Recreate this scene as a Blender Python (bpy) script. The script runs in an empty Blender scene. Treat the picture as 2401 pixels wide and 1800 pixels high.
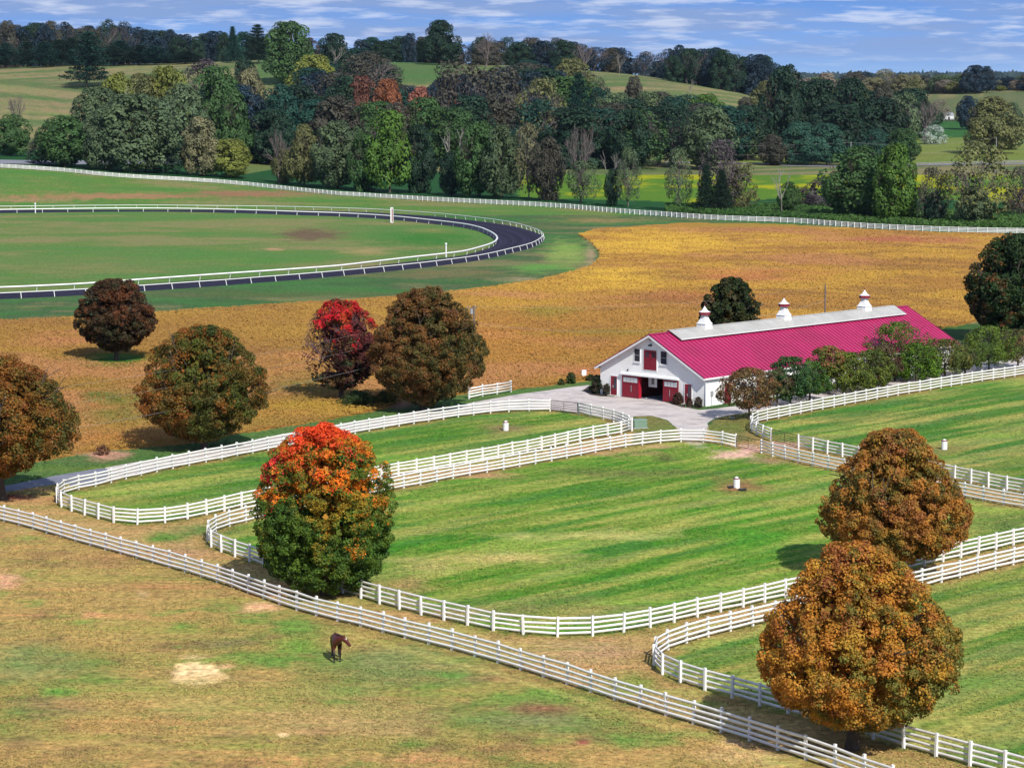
import bpy, math, random
import numpy as np
from mathutils import Vector, Matrix
from mathutils.geometry import tessellate_polygon

# ------------------------------------------------------------------ camera
FPX, CX, CY, HOR, CAMH = 5800.0, 1200.5, 900.0, 190.0, 38.0      # measured on the 2401x1800 photograph
PITCH = math.atan((CY-HOR)/FPX)
SP, CP = math.sin(PITCH), math.cos(PITCH)
S = bpy.context.scene
cam = bpy.data.cameras.new('camera'); cam.sensor_width = 36; cam.lens = FPX/2401*36
cam.clip_start = 1; cam.clip_end = 20000
camo = bpy.data.objects.new('camera', cam); S.collection.objects.link(camo)
camo.location = (0, 0, CAMH); camo.rotation_euler = (math.pi/2-PITCH, 0, 0)
S.camera = camo

# ------------------------------------------------------------------ light
SUN_EL = math.radians(41)
SUN_H = np.array([0.40, -0.917])                                 # horizontal direction towards the sun
sun = bpy.data.lights.new('sun', 'SUN'); sun.energy = 5.0; sun.angle = math.radians(0.55); sun.color = (1.0, 0.94, 0.84)
suno = bpy.data.objects.new('sun', sun); S.collection.objects.link(suno)
sv = Vector((SUN_H[0]*math.cos(SUN_EL), SUN_H[1]*math.cos(SUN_EL), math.sin(SUN_EL)))
suno.rotation_euler = sv.to_track_quat('Z', 'Y').to_euler(); suno.location = (60, -60, 120)

W = bpy.data.worlds.new('World'); S.world = W; W.use_nodes = True
nt = W.node_tree; N = nt.nodes; L = nt.links; N.clear()
out = N.new('ShaderNodeOutputWorld'); bg = N.new('ShaderNodeBackground'); L.new(bg.outputs[0], out.inputs[0])
sky = N.new('ShaderNodeTexSky'); sky.sky_type = 'NISHITA'; sky.sun_disc = False
sky.sun_elevation = SUN_EL; sky.sun_rotation = math.atan2(SUN_H[0], SUN_H[1]); sky.air_density = 1.0; sky.dust_density = 0.6; sky.ozone_density = 3.0
SKYS = 0.062
bg.inputs[1].default_value = SKYS
tc = N.new('ShaderNodeTexCoord'); sep = N.new('ShaderNodeSeparateXYZ'); L.new(tc.outputs['Generated'], sep.inputs[0])
def ramp(stops, fac, nodes=N, links=L, interp='LINEAR'):
    r = nodes.new('ShaderNodeValToRGB'); r.color_ramp.interpolation = interp
    e = r.color_ramp.elements
    while len(e) < len(stops): e.new(0.5)
    for i, (p, c) in enumerate(stops):
        e[i].position = p; e[i].color = (c[0], c[1], c[2], 1) if isinstance(c, (tuple, list)) else (c, c, c, 1)
    if fac is not None: links.new(fac, r.inputs[0])
    return r
def wmath(op, a, b=None, nodes=N, links=L, clamp=False):
    m = nodes.new('ShaderNodeMath'); m.operation = op; m.use_clamp = clamp
    for i, v in enumerate((a, b)):
        if v is None: continue
        if isinstance(v, (int, float)): m.inputs[i].default_value = v
        else: links.new(v, m.inputs[i])
    return m.outputs[0]
def s2l(c): return tuple(((x/255+0.055)/1.055)**2.4 if x/255 > 0.04045 else x/255/12.92 for x in c)
def sk(c): return tuple(v/SKYS for v in s2l(c))
def mixc(a, b, f, nodes=N, links=L, mode='MIX'):
    m = nodes.new('ShaderNodeMix'); m.data_type = 'RGBA'; m.blend_type = mode
    for k, v in ((6, a), (7, b), (0, f)):
        if isinstance(v, (int, float)): m.inputs[k].default_value = v
        elif isinstance(v, tuple): m.inputs[k].default_value = (v[0], v[1], v[2], 1)
        else: links.new(v, m.inputs[k])
    return m.outputs[2]
# low band of blue air above the horizon, blended into the physical sky higher up
band = wmath('MULTIPLY', sep.outputs[2], 1/0.2, clamp=True)
base = ramp([(0.0, s2l((150, 190, 240))), (0.06, s2l((130, 172, 232))), (0.16, s2l((108, 152, 220))), (1.0, s2l((76, 116, 204)))], band)
basec = mixc(base.outputs[0], (1/SKYS,)*3, 1.0, mode='MULTIPLY')
up = wmath('MULTIPLY', wmath('SUBTRACT', sep.outputs[2], 0.05), 8.0, clamp=True)
skyc = mixc(basec, sky.outputs[0], up)
mp = N.new('ShaderNodeMapping'); mp.inputs['Scale'].default_value = (40, 40, 330); L.new(tc.outputs['Generated'], mp.inputs[0])
n1 = N.new('ShaderNodeTexNoise'); n1.inputs['Scale'].default_value = 1.0; n1.inputs['Detail'].default_value = 7; n1.inputs['Roughness'].default_value = 0.55; L.new(mp.outputs[0], n1.inputs[0])
mp2 = N.new('ShaderNodeMapping'); mp2.inputs['Scale'].default_value = (10, 10, 150); mp2.inputs['Location'].default_value = (3, 5, 7); L.new(tc.outputs['Generated'], mp2.inputs[0])
n2 = N.new('ShaderNodeTexNoise'); n2.inputs['Scale'].default_value = 1.0; n2.inputs['Detail'].default_value = 4; L.new(mp2.outputs[0], n2.inputs[0])
grey = ramp([(0.38, 0.0), (0.58, 0.8)], n2.outputs[0])
white = ramp([(0.48, 0.0), (0.66, 1.0)], n1.outputs[0])
hi = wmath('MULTIPLY', wmath('SUBTRACT', sep.outputs[2], 0.002), 1/0.014, clamp=True)
c1 = mixc(skyc, sk((138, 162, 208)), wmath('MULTIPLY', grey.outputs[0], hi))
c2 = mixc(c1, sk((218, 226, 244)), wmath('MULTIPLY', wmath('MULTIPLY', white.outputs[0], 0.62), hi))
L.new(c2, bg.inputs[0])

S.view_settings.view_transform = 'Standard'; S.view_settings.look = 'None'
S.view_settings.exposure = 0.12; S.view_settings.gamma = 1.0; S.view_settings.use_curve_mapping = False
S.render.engine = 'CYCLES'
S.cycles.max_bounces = 5; S.cycles.diffuse_bounces = 2; S.cycles.glossy_bounces = 2; S.cycles.transmission_bounces = 3
S.cycles.transparent_max_bounces = 4; S.cycles.use_adaptive_sampling = True; S.cycles.adaptive_threshold = 0.02
S.cycles.use_denoising = True

rng = np.random.default_rng(11); random.seed(7)
# ------------------------------------------------------------------ projection and terrain
def project(x, y, z):
    zz = z-CAMH; d = y*CP-zz*SP
    return CX+FPX*x/d, CY-FPX*(zz*CP+y*SP)/d
def ray(px, py):
    a = (px-CX)/FPX; b = (CY-py)/FPX
    return np.array([a, CP+b*SP, -SP+b*CP])
def at0(px, py, z=0.0):
    d = ray(px, py); t = (z-CAMH)/d[2]
    return d[0]*t, d[1]*t
TU = [-900, 0, 200, 400, 650, 950, 1250, 1500, 1750, 1950, 2200, 2400, 3300]
TZ = [0, 745, 850, 1000, 1100, 1200, 1300, 1450, 1600, 1900, 2500, 4000, 9000, 12000]
TH = np.array([
 # 0  745 850  1000 1100 1200 1300 1450 1600 1900 2500 4000 9000 12000
 [0, 0, 9.5, 12, 16, 31, 43, 36, 47, 50, 46, 44, 49, 40],
 [0, 0, 8.2, 10.8, 14, 29, 41, 33, 46, 49, 46, 44, 49, 40],
 [0, 0, 6.0, 9.5, 12, 23, 34, 29, 48, 50, 46, 44, 49, 40],
 [0, 0, 3.9, 6, 8, 16, 25, 37, 49, 51, 46, 44, 49, 40],
 [0, 0, 1.5, 3, 5, 14, 25, 42, 52, 52, 45, 40, 49, 40],
 [0, 0, 0, 1, 4, 15, 28, 44, 50, 50, 44, 36, 49, 40],
 [0, 0, 0, 0, 2, 12, 25, 43, 48, 46, 40, 32, 49, 40],
 [0, 0, 0, 0, 1, 10, 24, 40, 42, 40, 34, 28, 49, 40],
 [0, 0, 0, 0, 0, 5, 18, 31, 30, 26, 24, 24, 49, 40],
 [0, 0, 0, 0, 0, 1, 4, 8, 12, 20, 22, 22, 49, 40],
 [0, 0, 0, 0, 0.5, 2.5, 4.5, 8, 12.5, 29, 30, 26, 49, 40],
 [0, 0, 0, 0, 0.5, 2.8, 5, 9, 14, 31, 31, 28, 49, 40],
 [0, 0, 0, 0, 0.5, 2.8, 5, 9, 16, 32, 31, 28, 49, 40]], float)
GU = np.arange(-900, 3301, 25.0); GZ = np.concatenate([np.arange(0, 2600, 15.0), np.arange(2600, 12001, 200.0)])
_tmp = np.array([np.interp(GZ, TZ, r) for r in TH])
GH = np.array([np.interp(GU, TU, _tmp[:, j]) for j in range(len(GZ))]).T
_raw = GH.copy()
for _ in range(6):
    GH[1:-1] = (GH[:-2]+2*GH[1:-1]+GH[2:])/4
    GH[:, 1:-1] = (GH[:, :-2]+2*GH[:, 1:-1]+GH[:, 2:])/4
GH[:, GZ <= 742] = 0; GH[GH < 0.02] = 0
def hgt(x, y):
    x = np.asarray(x, float); y = np.asarray(y, float)
    u = np.clip(CX+FPX*x/np.maximum(y, 60), GU[0], GU[-1]); yy = np.clip(y, 0, 11990)
    i = np.clip(((u-GU[0])/25).astype(int), 0, len(GU)-2); j = np.clip(np.searchsorted(GZ, yy, 'right')-1, 0, len(GZ)-2)
    fu = (u-GU[i])/25; fz = (yy-GZ[j])/(GZ[j+1]-GZ[j])
    return (GH[i, j]*(1-fu)+GH[i+1, j]*fu)*(1-fz)+(GH[i, j+1]*(1-fu)+GH[i+1, j+1]*fu)*fz
def at(px, py):
    """the point of the terrain seen at a photograph pixel"""
    d = ray(px, py); o = np.array([0, 0, CAMH])
    x, y = at0(px, py) if d[2] < -1e-4 else (0, 1e9)
    if y < 742: return np.array([x, y, 0.0])
    t = 700.0
    while t < 11000:
        p = o+d*t
        if p[2] <= hgt(p[0], p[1]): break
        t += 2.0
    lo, hi_ = t-2, t
    for _ in range(12):
        m = (lo+hi_)/2; p = o+d*m
        if p[2] <= hgt(p[0], p[1]): hi_ = m
        else: lo = m
    p = o+d*hi_; return np.array([p[0], p[1], float(hgt(p[0], p[1]))])
def atZ(px, Z):
    x = (px-CX)/FPX*(Z*CP+20*SP); return np.array([x, Z, float(hgt(x, Z))])

# ------------------------------------------------------------------ value noise
def vnoise(p, seed=0):
    p = np.asarray(p, float); n = p.shape[1]; i = np.floor(p).astype(np.int64); f = p-i; f = f*f*(3-2*f)
    r = np.zeros(len(p))
    for c in range(2**n):
        w = np.ones(len(p)); h = np.full(len(p), seed*7919+13, np.int64)
        for k in range(n):
            b = (c >> k) & 1; w = w*(f[:, k] if b else 1-f[:, k])
            h = (h ^ ((i[:, k]+b)*(73856093, 19349663, 83492791)[k])) & 0x7fffffff
            h = (h*1103515245+12345) & 0x7fffffff
        h = ((h >> 7) ^ h) & 0xffff
        r += w*(h/65535.0)
    return r
def fbm(p, seed=0, octv=4, g=0.5):
    p = np.asarray(p, float); r = 0; a = 1; t = 0
    for k in range(octv):
        r = r+a*vnoise(p*(2.03**k)+k*17.3, seed+k); t += a; a *= g
    return r/t

# ------------------------------------------------------------------ materials
MATS = {}
def newmat(name):
    m = bpy.data.materials.new(name); m.use_nodes = True; nt = m.node_tree; nt.nodes.clear()
    o = nt.nodes.new('ShaderNodeOutputMaterial'); MATS[name] = m
    return m, nt, nt.nodes, nt.links, o
def plain(name, col, rough=0.6, var=0.12, scale=3.0, col2=None, amount=0.0, spec=0.3, metal=0.0, bump=0.0, coord='Object'):
    m, nt, n, l, o = newmat(name)
    b = n.new('ShaderNodeBsdfPrincipled'); l.new(b.outputs[0], o.inputs[0])
    b.inputs['Roughness'].default_value = rough; b.inputs['Specular IOR Level'].default_value = spec; b.inputs['Metallic'].default_value = metal
    t = n.new('ShaderNodeTexCoord'); nz = n.new('ShaderNodeTexNoise'); nz.inputs['Scale'].default_value = scale; nz.inputs['Detail'].default_value = 5
    l.new(t.outputs[coord], nz.inputs[0])
    r = ramp([(0.25, 1-var), (0.75, 1+var)], nz.outputs[0], n, l)
    c = mixc(tuple(col), r.outputs[0], 1.0, n, l, 'MULTIPLY')
    if col2 is not None:
        nz2 = n.new('ShaderNodeTexNoise'); nz2.inputs['Scale'].default_value = scale*0.37; nz2.inputs['Detail'].default_value = 8; nz2.inputs['Roughness'].default_value = 0.7
        l.new(t.outputs[coord], nz2.inputs[0])
        f = ramp([(0.48, 0.0), (0.64, amount)], nz2.outputs[0], n, l)
        c = mixc(c, tuple(col2), f.outputs[0], n, l)
    l.new(c, b.inputs['Base Color'])
    if bump:
        bp = n.new('ShaderNodeBump'); bp.inputs['Strength'].default_value = bump; bp.inputs['Distance'].default_value = 0.05
        l.new(nz.outputs[0], bp.inputs['Height']); l.new(bp.outputs[0], b.inputs['Normal'])
    return m
def leafmat(name, objcol=False, transl=0.3):
    m, nt, n, l, o = newmat(name)
    a = n.new('ShaderNodeAttribute'); a.attribute_name = 'col'; c = a.outputs['Color']
    if objcol:
        oi = n.new('ShaderNodeObjectInfo'); c = mixc(c, oi.outputs['Color'], 1.0, n, l, 'MULTIPLY')
    d = n.new('ShaderNodeBsdfPrincipled'); d.inputs['Roughness'].default_value = 0.62; d.inputs['Specular IOR Level'].default_value = 0.22
    l.new(c, d.inputs['Base Color'])
    t = n.new('ShaderNodeBsdfTranslucent'); l.new(c, t.inputs[0])
    mx = n.new('ShaderNodeMixShader'); mx.inputs[0].default_value = transl; l.new(d.outputs[0], mx.inputs[1]); l.new(t.outputs[0], mx.inputs[2])
    l.new(mx.outputs[0], o.inputs[0]); return m
def groundmat(name, fine=2.2, amp=0.5, ang=0.0, stretch=(1, 1), bump=0.35, hue=((0.75, 1.12, 0.7), (1.3, 1.0, 1.15))):
    """vertex-coloured soil and grass, broken up by noise at several sizes"""
    m, nt, n, l, o = newmat(name)
    a = n.new('ShaderNodeAttribute'); a.attribute_name = 'col'
    t = n.new('ShaderNodeTexCoord')
    mpn = n.new('ShaderNodeMapping'); mpn.inputs['Rotation'].default_value = (0, 0, ang); mpn.inputs['Scale'].default_value = (stretch[0], stretch[1], 1); l.new(t.outputs['Object'], mpn.inputs[0])
    def nz(scale, det, ro=0.6, src=mpn):
        q = n.new('ShaderNodeTexNoise'); q.inputs['Scale'].default_value = scale; q.inputs['Detail'].default_value = det; q.inputs['Roughness'].default_value = ro
        l.new(src.outputs[0] if src is mpn else src, q.inputs[0]); return q.outputs[0]
    big = nz(0.16, 5, 0.7); mid = nz(1.1, 5, 0.75); fin = nz(fine, 6, 0.8, t.outputs['Object']); iso = nz(0.7, 6, 0.75, t.outputs['Object'])
    c = mixc(a.outputs['Color'], ramp([(0.32, hue[0]), (0.5, (1, 1, 1)), (0.68, hue[1])], big, n, l).outputs[0], 0.9, n, l, 'MULTIPLY')
    c = mixc(c, ramp([(0.3, (0.72, 0.86, 0.75)), (0.5, (1, 1, 1)), (0.7, (1.3, 1.2, 1.15))], mid, n, l).outputs[0], 0.8, n, l, 'MULTIPLY')
    c = mixc(c, ramp([(0.32, (0.70, 0.80, 0.62)), (0.5, (1, 1, 1)), (0.7, (1.28, 1.16, 1.1))], iso, n, l).outputs[0], 0.85, n, l, 'MULTIPLY')
    c = mixc(c, ramp([(0.33, 1-amp), (0.5, 1.0), (0.68, 1+amp)], fin, n, l).outputs[0], 1.0, n, l, 'MULTIPLY')
    b = n.new('ShaderNodeBsdfPrincipled'); b.inputs['Roughness'].default_value = 0.9; b.inputs['Specular IOR Level'].default_value = 0.05
    l.new(c, b.inputs['Base Color'])
    bp = n.new('ShaderNodeBump'); bp.inputs['Strength'].default_value = bump; bp.inputs['Distance'].default_value = 0.25; l.new(fin, bp.inputs['Height']); l.new(bp.outputs[0], b.inputs['Normal'])
    l.new(b.outputs[0], o.inputs[0]); return m
M_white = plain('white_paint', (0.80, 0.80, 0.80), 0.5, 0.05, 2.5, (0.56, 0.53, 0.47), 0.45)
M_rail = plain('rail_white', (0.82, 0.83, 0.83), 0.45, 0.05, 1.0)
M_wall = plain('white_stucco', (0.84, 0.85, 0.87), 0.85, 0.03, 0.8, (0.62, 0.60, 0.58), 0.3)
M_trim = plain('white_trim', (0.76, 0.77, 0.79), 0.5, 0.04, 2.0)
M_red = plain('red_paint', (0.215, 0.012, 0.028), 0.5, 0.18, 3.0, (0.16, 0.02, 0.03), 0.5)
M_redb = plain('bright_red_paint', (0.36, 0.012, 0.03), 0.5, 0.12, 3.0)
M_roof = plain('magenta_metal_roof', (0.41, 0.024, 0.112), 0.42, 0.10, 0.35, (0.32, 0.024, 0.085), 0.8, spec=0.45)
M_seam = plain('roof_seam', (0.20, 0.010, 0.06), 0.45, 0.05, 1.0)  # darker than the roof: shadow of the seam ribs put into the colour
M_cap = plain('grey_roof_panel', (0.42, 0.42, 0.41), 0.5, 0.10, 0.8, (0.33, 0.33, 0.31), 0.6)
M_maroon = plain('maroon_band', (0.20, 0.02, 0.035), 0.5, 0.1, 4.0)
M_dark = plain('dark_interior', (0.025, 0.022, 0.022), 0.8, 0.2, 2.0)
M_stall = plain('stall_board', (0.10, 0.02, 0.02), 0.7, 0.3, 2.0)
M_glass = plain('dark_glass', (0.035, 0.035, 0.055), 0.12, 0.2, 2.0, spec=0.6)
M_pane = plain('pale_glass', (0.50, 0.56, 0.60), 0.2, 0.1, 2.0, spec=0.5)
M_steel = plain('galvanised_steel', (0.10, 0.055, 0.045), 0.5, 0.3, 6.0)
M_box = plain('green_box_paint', (0.16, 0.25, 0.19), 0.5, 0.08, 3.0)
M_pole = plain('weathered_pole', (0.16, 0.13, 0.12), 0.85, 0.25, 3.0)
M_wire = plain('wire', (0.30, 0.29, 0.28), 0.6, 0.1, 1.0)
M_grey = plain('grey_metal', (0.30, 0.31, 0.33), 0.5, 0.1, 2.0)
M_black = plain('black_rubber', (0.03, 0.035, 0.04), 0.6, 0.2, 4.0)
M_bark = plain('bark', (0.085, 0.07, 0.058), 0.9, 0.4, 2.5, bump=0.4)
M_palebark = plain('pale_bark', (0.24, 0.22, 0.21), 0.8, 0.3, 0.8, (0.15, 0.13, 0.12), 0.8)
M_greybark = plain('grey_twigs', (0.14, 0.115, 0.115), 0.9, 0.3, 0.8)
M_purple = plain('purple_twigs', (0.15, 0.10, 0.115), 0.9, 0.3, 1.5)
M_leaf = leafmat('leaves'); M_leafo = leafmat('background_leaves', True, 0.25)
M_ground = groundmat('ground_grass', 1.9, 0.62, math.radians(-46), (0.13, 1.0))
M_crop = leafmat('crop_leaves', False, 0.3)
M_gravel = plain('gravel', (0.54, 0.49, 0.475), 0.9, 0.12, 0.9, (0.28, 0.26, 0.27), 0.75, bump=0.2)
M_asphalt = plain('asphalt', (0.17, 0.18, 0.235), 0.85, 0.15, 0.7, (0.30, 0.30, 0.33), 0.5)
M_track, _t, _n, _l, _o = newmat('track_surface'); _b = _n.new('ShaderNodeBsdfPrincipled'); _a = _n.new('ShaderNodeAttribute'); _a.attribute_name = 'col'; _b.inputs['Roughness'].default_value = 0.9; _b.inputs['Specular IOR Level'].default_value = 0.1
_q = _n.new('ShaderNodeTexNoise'); _q.inputs['Scale'].default_value = 1.5; _q.inputs['Detail'].default_value = 6; _tc = _n.new('ShaderNodeTexCoord'); _l.new(_tc.outputs['Object'], _q.inputs[0])
_l.new(mixc(_a.outputs['Color'], ramp([(0.3, 0.6), (0.7, 1.4)], _q.outputs[0], _n, _l).outputs[0], 1.0, _n, _l, 'MULTIPLY'), _b.inputs['Base Color']); _l.new(_b.outputs[0], _o.inputs[0])
M_mulch = plain('mulch', (0.055, 0.035, 0.03), 0.95, 0.4, 3.0)
M_coat = None

# ------------------------------------------------------------------ object helpers
def link(o): S.collection.objects.link(o); return o
def tag(o, label=None, cat=None, group=None, kind=None):
    if label: o['label'] = label
    if cat: o['category'] = cat
    if group: o['group'] = group
    if kind: o['kind'] = kind
    return o
def empty(name, loc, rz=0.0, label=None, cat=None, group=None):
    o = link(bpy.data.objects.new(name, None)); o.location = tuple(map(float, loc)); o.rotation_euler = (0, 0, rz); o.empty_display_size = 0.5
    return tag(o, label, cat, group)
def put(name, me, parent=None, loc=None, rot=None):
    o = link(bpy.data.objects.new(name, me))
    if parent is not None: o.parent = parent
    if loc is not None: o.location = tuple(map(float, loc))
    if rot is not None: o.rotation_euler = rot
    return o
def mesh_np(name, V, F, mat, C=None, smooth=False):
    """V (n,3), F (m,k) all faces of one size, C (n,3) colours"""
    me = bpy.data.meshes.new(name); V = np.asarray(V, np.float32); F = np.asarray(F, np.int32); m, k = F.shape
    me.vertices.add(len(V)); me.vertices.foreach_set('co', V.ravel())
    me.loops.add(m*k); me.loops.foreach_set('vertex_index', F.ravel())
    me.polygons.add(m); me.polygons.foreach_set('loop_start', np.arange(0, m*k, k, dtype=np.int32)); me.polygons.foreach_set('loop_total', np.full(m, k, np.int32))
    if smooth: me.polygons.foreach_set('use_smooth', np.ones(m, bool))
    if C is not None:
        a = me.color_attributes.new('col', 'FLOAT_COLOR', 'POINT')
        a.data.foreach_set('color', np.concatenate([np.clip(C, 0, 4), np.ones((len(V), 1))], 1).astype(np.float32).ravel())
    me.materials.append(mat); me.update(calc_edges=True); return me
class MB:
    """collects boxes, prisms and tubes for one mesh; faces may use several materials"""
    def __init__(s): s.v = []; s.f = []; s.m = []; s.mats = []
    def mi(s, mat):
        if mat not in s.mats: s.mats.append(mat)
        return s.mats.index(mat)
    def add(s, vs, fs, mat):
        b = len(s.v); s.v += [tuple(map(float, v)) for v in vs]; s.f += [[b+i for i in f] for f in fs]; s.m += [s.mi(mat)]*len(fs); return s
    def box(s, x0, x1, y0, y1, z0, z1, mat):
        vs = [(x0, y0, z0), (x1, y0, z0), (x1, y1, z0), (x0, y1, z0), (x0, y0, z1), (x1, y0, z1), (x1, y1, z1), (x0, y1, z1)]
        return s.add(vs, [(0, 3, 2, 1), (4, 5, 6, 7), (0, 1, 5, 4), (1, 2, 6, 5), (2, 3, 7, 6), (3, 0, 4, 7)], mat)
    def hexa(s, vs, mat): return s.add(vs, [(0, 3, 2, 1), (4, 5, 6, 7), (0, 1, 5, 4), (1, 2, 6, 5), (2, 3, 7, 6), (3, 0, 4, 7)], mat)
    def tube(s, p0, p1, r0, r1, mat, n=8, cap=True):
        p0 = Vector(p0); p1 = Vector(p1); d = (p1-p0).normalized(); a = d.orthogonal().normalized(); b = d.cross(a)
        vs = []
        for p, r in ((p0, r0), (p1, r1)):
            for k in range(n):
                t = 2*math.pi*k/n; vs.append(p+(a*math.cos(t)+b*math.sin(t))*r)
        fs = [(k, (k+1) % n, n+(k+1) % n, n+k) for k in range(n)]
        if cap: fs += [tuple(range(n-1, -1, -1)), tuple(range(n, 2*n))]
        return s.add(vs, fs, mat)
    def lathe(s, prof, mat, n=12, c=(0, 0, 0), rot=0.0):
        vs = []; 
        for r, z in prof:
            for k in range(n):
                t = 2*math.pi*k/n+rot; vs.append((c[0]+r*math.cos(t), c[1]+r*math.sin(t), c[2]+z))
        fs = []
        for j in range(len(prof)-1):
            for k in range(n): fs.append((j*n+k, j*n+(k+1) % n, (j+1)*n+(k+1) % n, (j+1)*n+k))
        fs += [tuple(range(n-1, -1, -1)), tuple((len(prof)-1)*n+k for k in range(n))]
        return s.add(vs, fs, mat)
    def mesh(s, name, smooth=False):
        me = bpy.data.meshes.new(name); me.from_pydata(s.v, [], s.f)
        for mt in s.mats: me.materials.append(mt)
        me.polygons.foreach_set('material_index', s.m)
        if smooth: me.polygons.foreach_set('use_smooth', [True]*len(s.f))
        me.update(); return me
    def put(s, name, parent=None, loc=None, rot=None, smooth=False): return put(name, s.mesh(name, smooth), parent, loc, rot)
def resample(P, step):
    P = np.asarray(P, float); d = np.r_[0, np.cumsum(np.linalg.norm(np.diff(P, axis=0), axis=1))]
    n = max(1, int(round(d[-1]/step))); t = np.linspace(0, d[-1], n+1)
    return np.stack([np.interp(t, d, P[:, k]) for k in range(P.shape[1])], 1)
def smooth_poly(P, it=1):
    P = np.asarray(P, float)
    for _ in range(it):
        Q = P.copy(); Q[1:-1] = (P[:-2]+2*P[1:-1]+P[2:])/4; P = Q
    return P

# ------------------------------------------------------------------ traced layout, photograph pixels of the ground line
F1 = [(-60, 1206), (0, 1220), (69, 1237), (98, 1247), (130, 1255), (163, 1265), (195, 1274), (229, 1284), (263, 1293), (298, 1304), (334, 1313), (369, 1322), (408, 1334), (444, 1345), (480, 1356), (521, 1369), (561, 1383), (602, 1398), (645, 1413), (687, 1429), (730, 1440), (774, 1453), (820, 1463), (867, 1473), (915, 1487), (963, 1499), (1012, 1511), (1063, 1524), (1115, 1539), (1169, 1554), (1224, 1571), (1280, 1589), (1337, 1606), (1397, 1626), (1458, 1646), (1518, 1664), (1581, 1684), (1648, 1703), (1716, 1724), (1784, 1745), (1855, 1769), (1927, 1794), (2004, 1820), (2080, 1848), (2160, 1880)]
A_FRONT = [(1482, 1011), (1458, 1018), (1422, 1024), (1387, 1029), (1351, 1037), (1309, 1047), (1267, 1056), (1225, 1064), (1183, 1072), (1139, 1081), (1095, 1088), (1053, 1096), (1006, 1105), (959, 1112), (910, 1120), (830, 1137), (740, 1155), (650, 1172), (566, 1189), (513, 1202), (459, 1214), (402, 1225), (336, 1232), (281, 1230), (249, 1222), (217, 1213), (185, 1204), (156, 1196), (131, 1184), (133, 1168), (148, 1155), (196, 1147), (247, 1135), (298, 1122), (349, 1110), (399, 1100), (447, 1090), (494, 1082), (542, 1072), (589, 1063), (637, 1054), (740, 1034), (856, 1012), (901, 1004), (944, 998), (985, 991), (1026, 985), (1067, 979), (1106, 973), (1147, 969), (1192, 965), (1245, 963), (1290, 964)]
A_SIDE = [(1356, 971), (1391, 978), (1428, 986), (1458, 995), (1477, 1003), (1482, 1011)]
B_FRONT = [(1725, 1049), (1681, 1039), (1625, 1034), (1570, 1036), (1521, 1041), (1475, 1047), (1437, 1053), (1394, 1061), (1352, 1069), (1309, 1078), (1266, 1085), (1221, 1093), (1179, 1101), (1133, 1109), (1085, 1117), (1038, 1126), (994, 1135), (945, 1145), (880, 1158), (800, 1175), (700, 1196), (630, 1211), (589, 1220), (538, 1233), (498, 1246), (484, 1259), (485, 1278), (506, 1290), (542, 1303), (582, 1315), (640, 1337), (700, 1358), (760, 1377), (827, 1397), (872, 1411), (916, 1424), (964, 1436), (1010, 1447), (1058, 1458), (1108, 1470), (1169, 1482), (1233, 1490), (1314, 1495), (1399, 1492), (1471, 1482), (1531, 1471), (1589, 1457), (1644, 1445), (1702, 1433), (1756, 1421), (1807, 1409), (1860, 1397), (1960, 1374), (2060, 1351), (2146, 1332), (2199, 1320), (2244, 1310), (2287, 1299), (2331, 1290), (2373, 1280), (2430, 1268), (2500, 1254)]
B_SIDE = [(1785, 1062), (1828, 1075), (1871, 1085), (1914, 1095), (1958, 1104), (2050, 1123), (2150, 1143), (2239, 1161), (2285, 1171), (2337, 1181), (2386, 1189), (2430, 1197), (2500, 1210)]
C_BACK = [(1808, 1034), (1776, 1022), (1759, 1010), (1760, 999), (1770, 993), (1784, 988), (1816, 982), (1851, 975), (1885, 968), (1919, 961), (1955, 955), (1988, 948), (2021, 942), (2055, 936), (2087, 930), (2120, 924), (2151, 919), (2182, 914), (2216, 908), (2245, 903), (2276, 898), (2305, 893), (2336, 889), (2365, 885), (2395, 880), (2440, 873), (2500, 865)]
C_SIDE = [(1872, 1050), (1910, 1058), (1952, 1067), (2040, 1084), (2130, 1102), (2223, 1122), (2272, 1133), (2320, 1143), (2368, 1152), (2420, 1162), (2500, 1176)]
D_ALL = [(2500, 1296), (2430, 1311), (2389, 1321), (2345, 1331), (2299, 1342), (2253, 1354), (2206, 1366), (2120, 1385), (2030, 1406), (1940, 1427), (1850, 1447), (1797, 1460), (1744, 1472), (1687, 1486), (1628, 1501), (1578, 1516), (1545, 1531), (1527, 1545), (1528, 1562), (1542, 1579), (1583, 1599), (1645, 1617), (1709, 1634), (1774, 1652), (1841, 1670), (1908, 1690), (1980, 1712), (2051, 1734), (2127, 1757), (2204, 1778), (2284, 1799), (2368, 1821), (2450, 1845), (2520, 1865)]
FAR = [(-120, 388), (0, 394), (72, 398), (145, 403), (217, 411), (289, 417), (362, 421.5), (434, 425), (506, 429.5), (579, 436), (651, 444), (724, 452), (796, 459), (836, 461), (945, 468), (1053, 474), (1162, 479.5), (1270, 485), (1343, 490), (1415, 497), (1487, 503), (1560, 508), (1596, 511), (1672, 516), (1745, 519), (1817, 521), (1890, 525), (1962, 531), (2034, 536), (2107, 540), (2215, 544.5), (2324, 547), (2401, 548), (2500, 549)]
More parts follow.
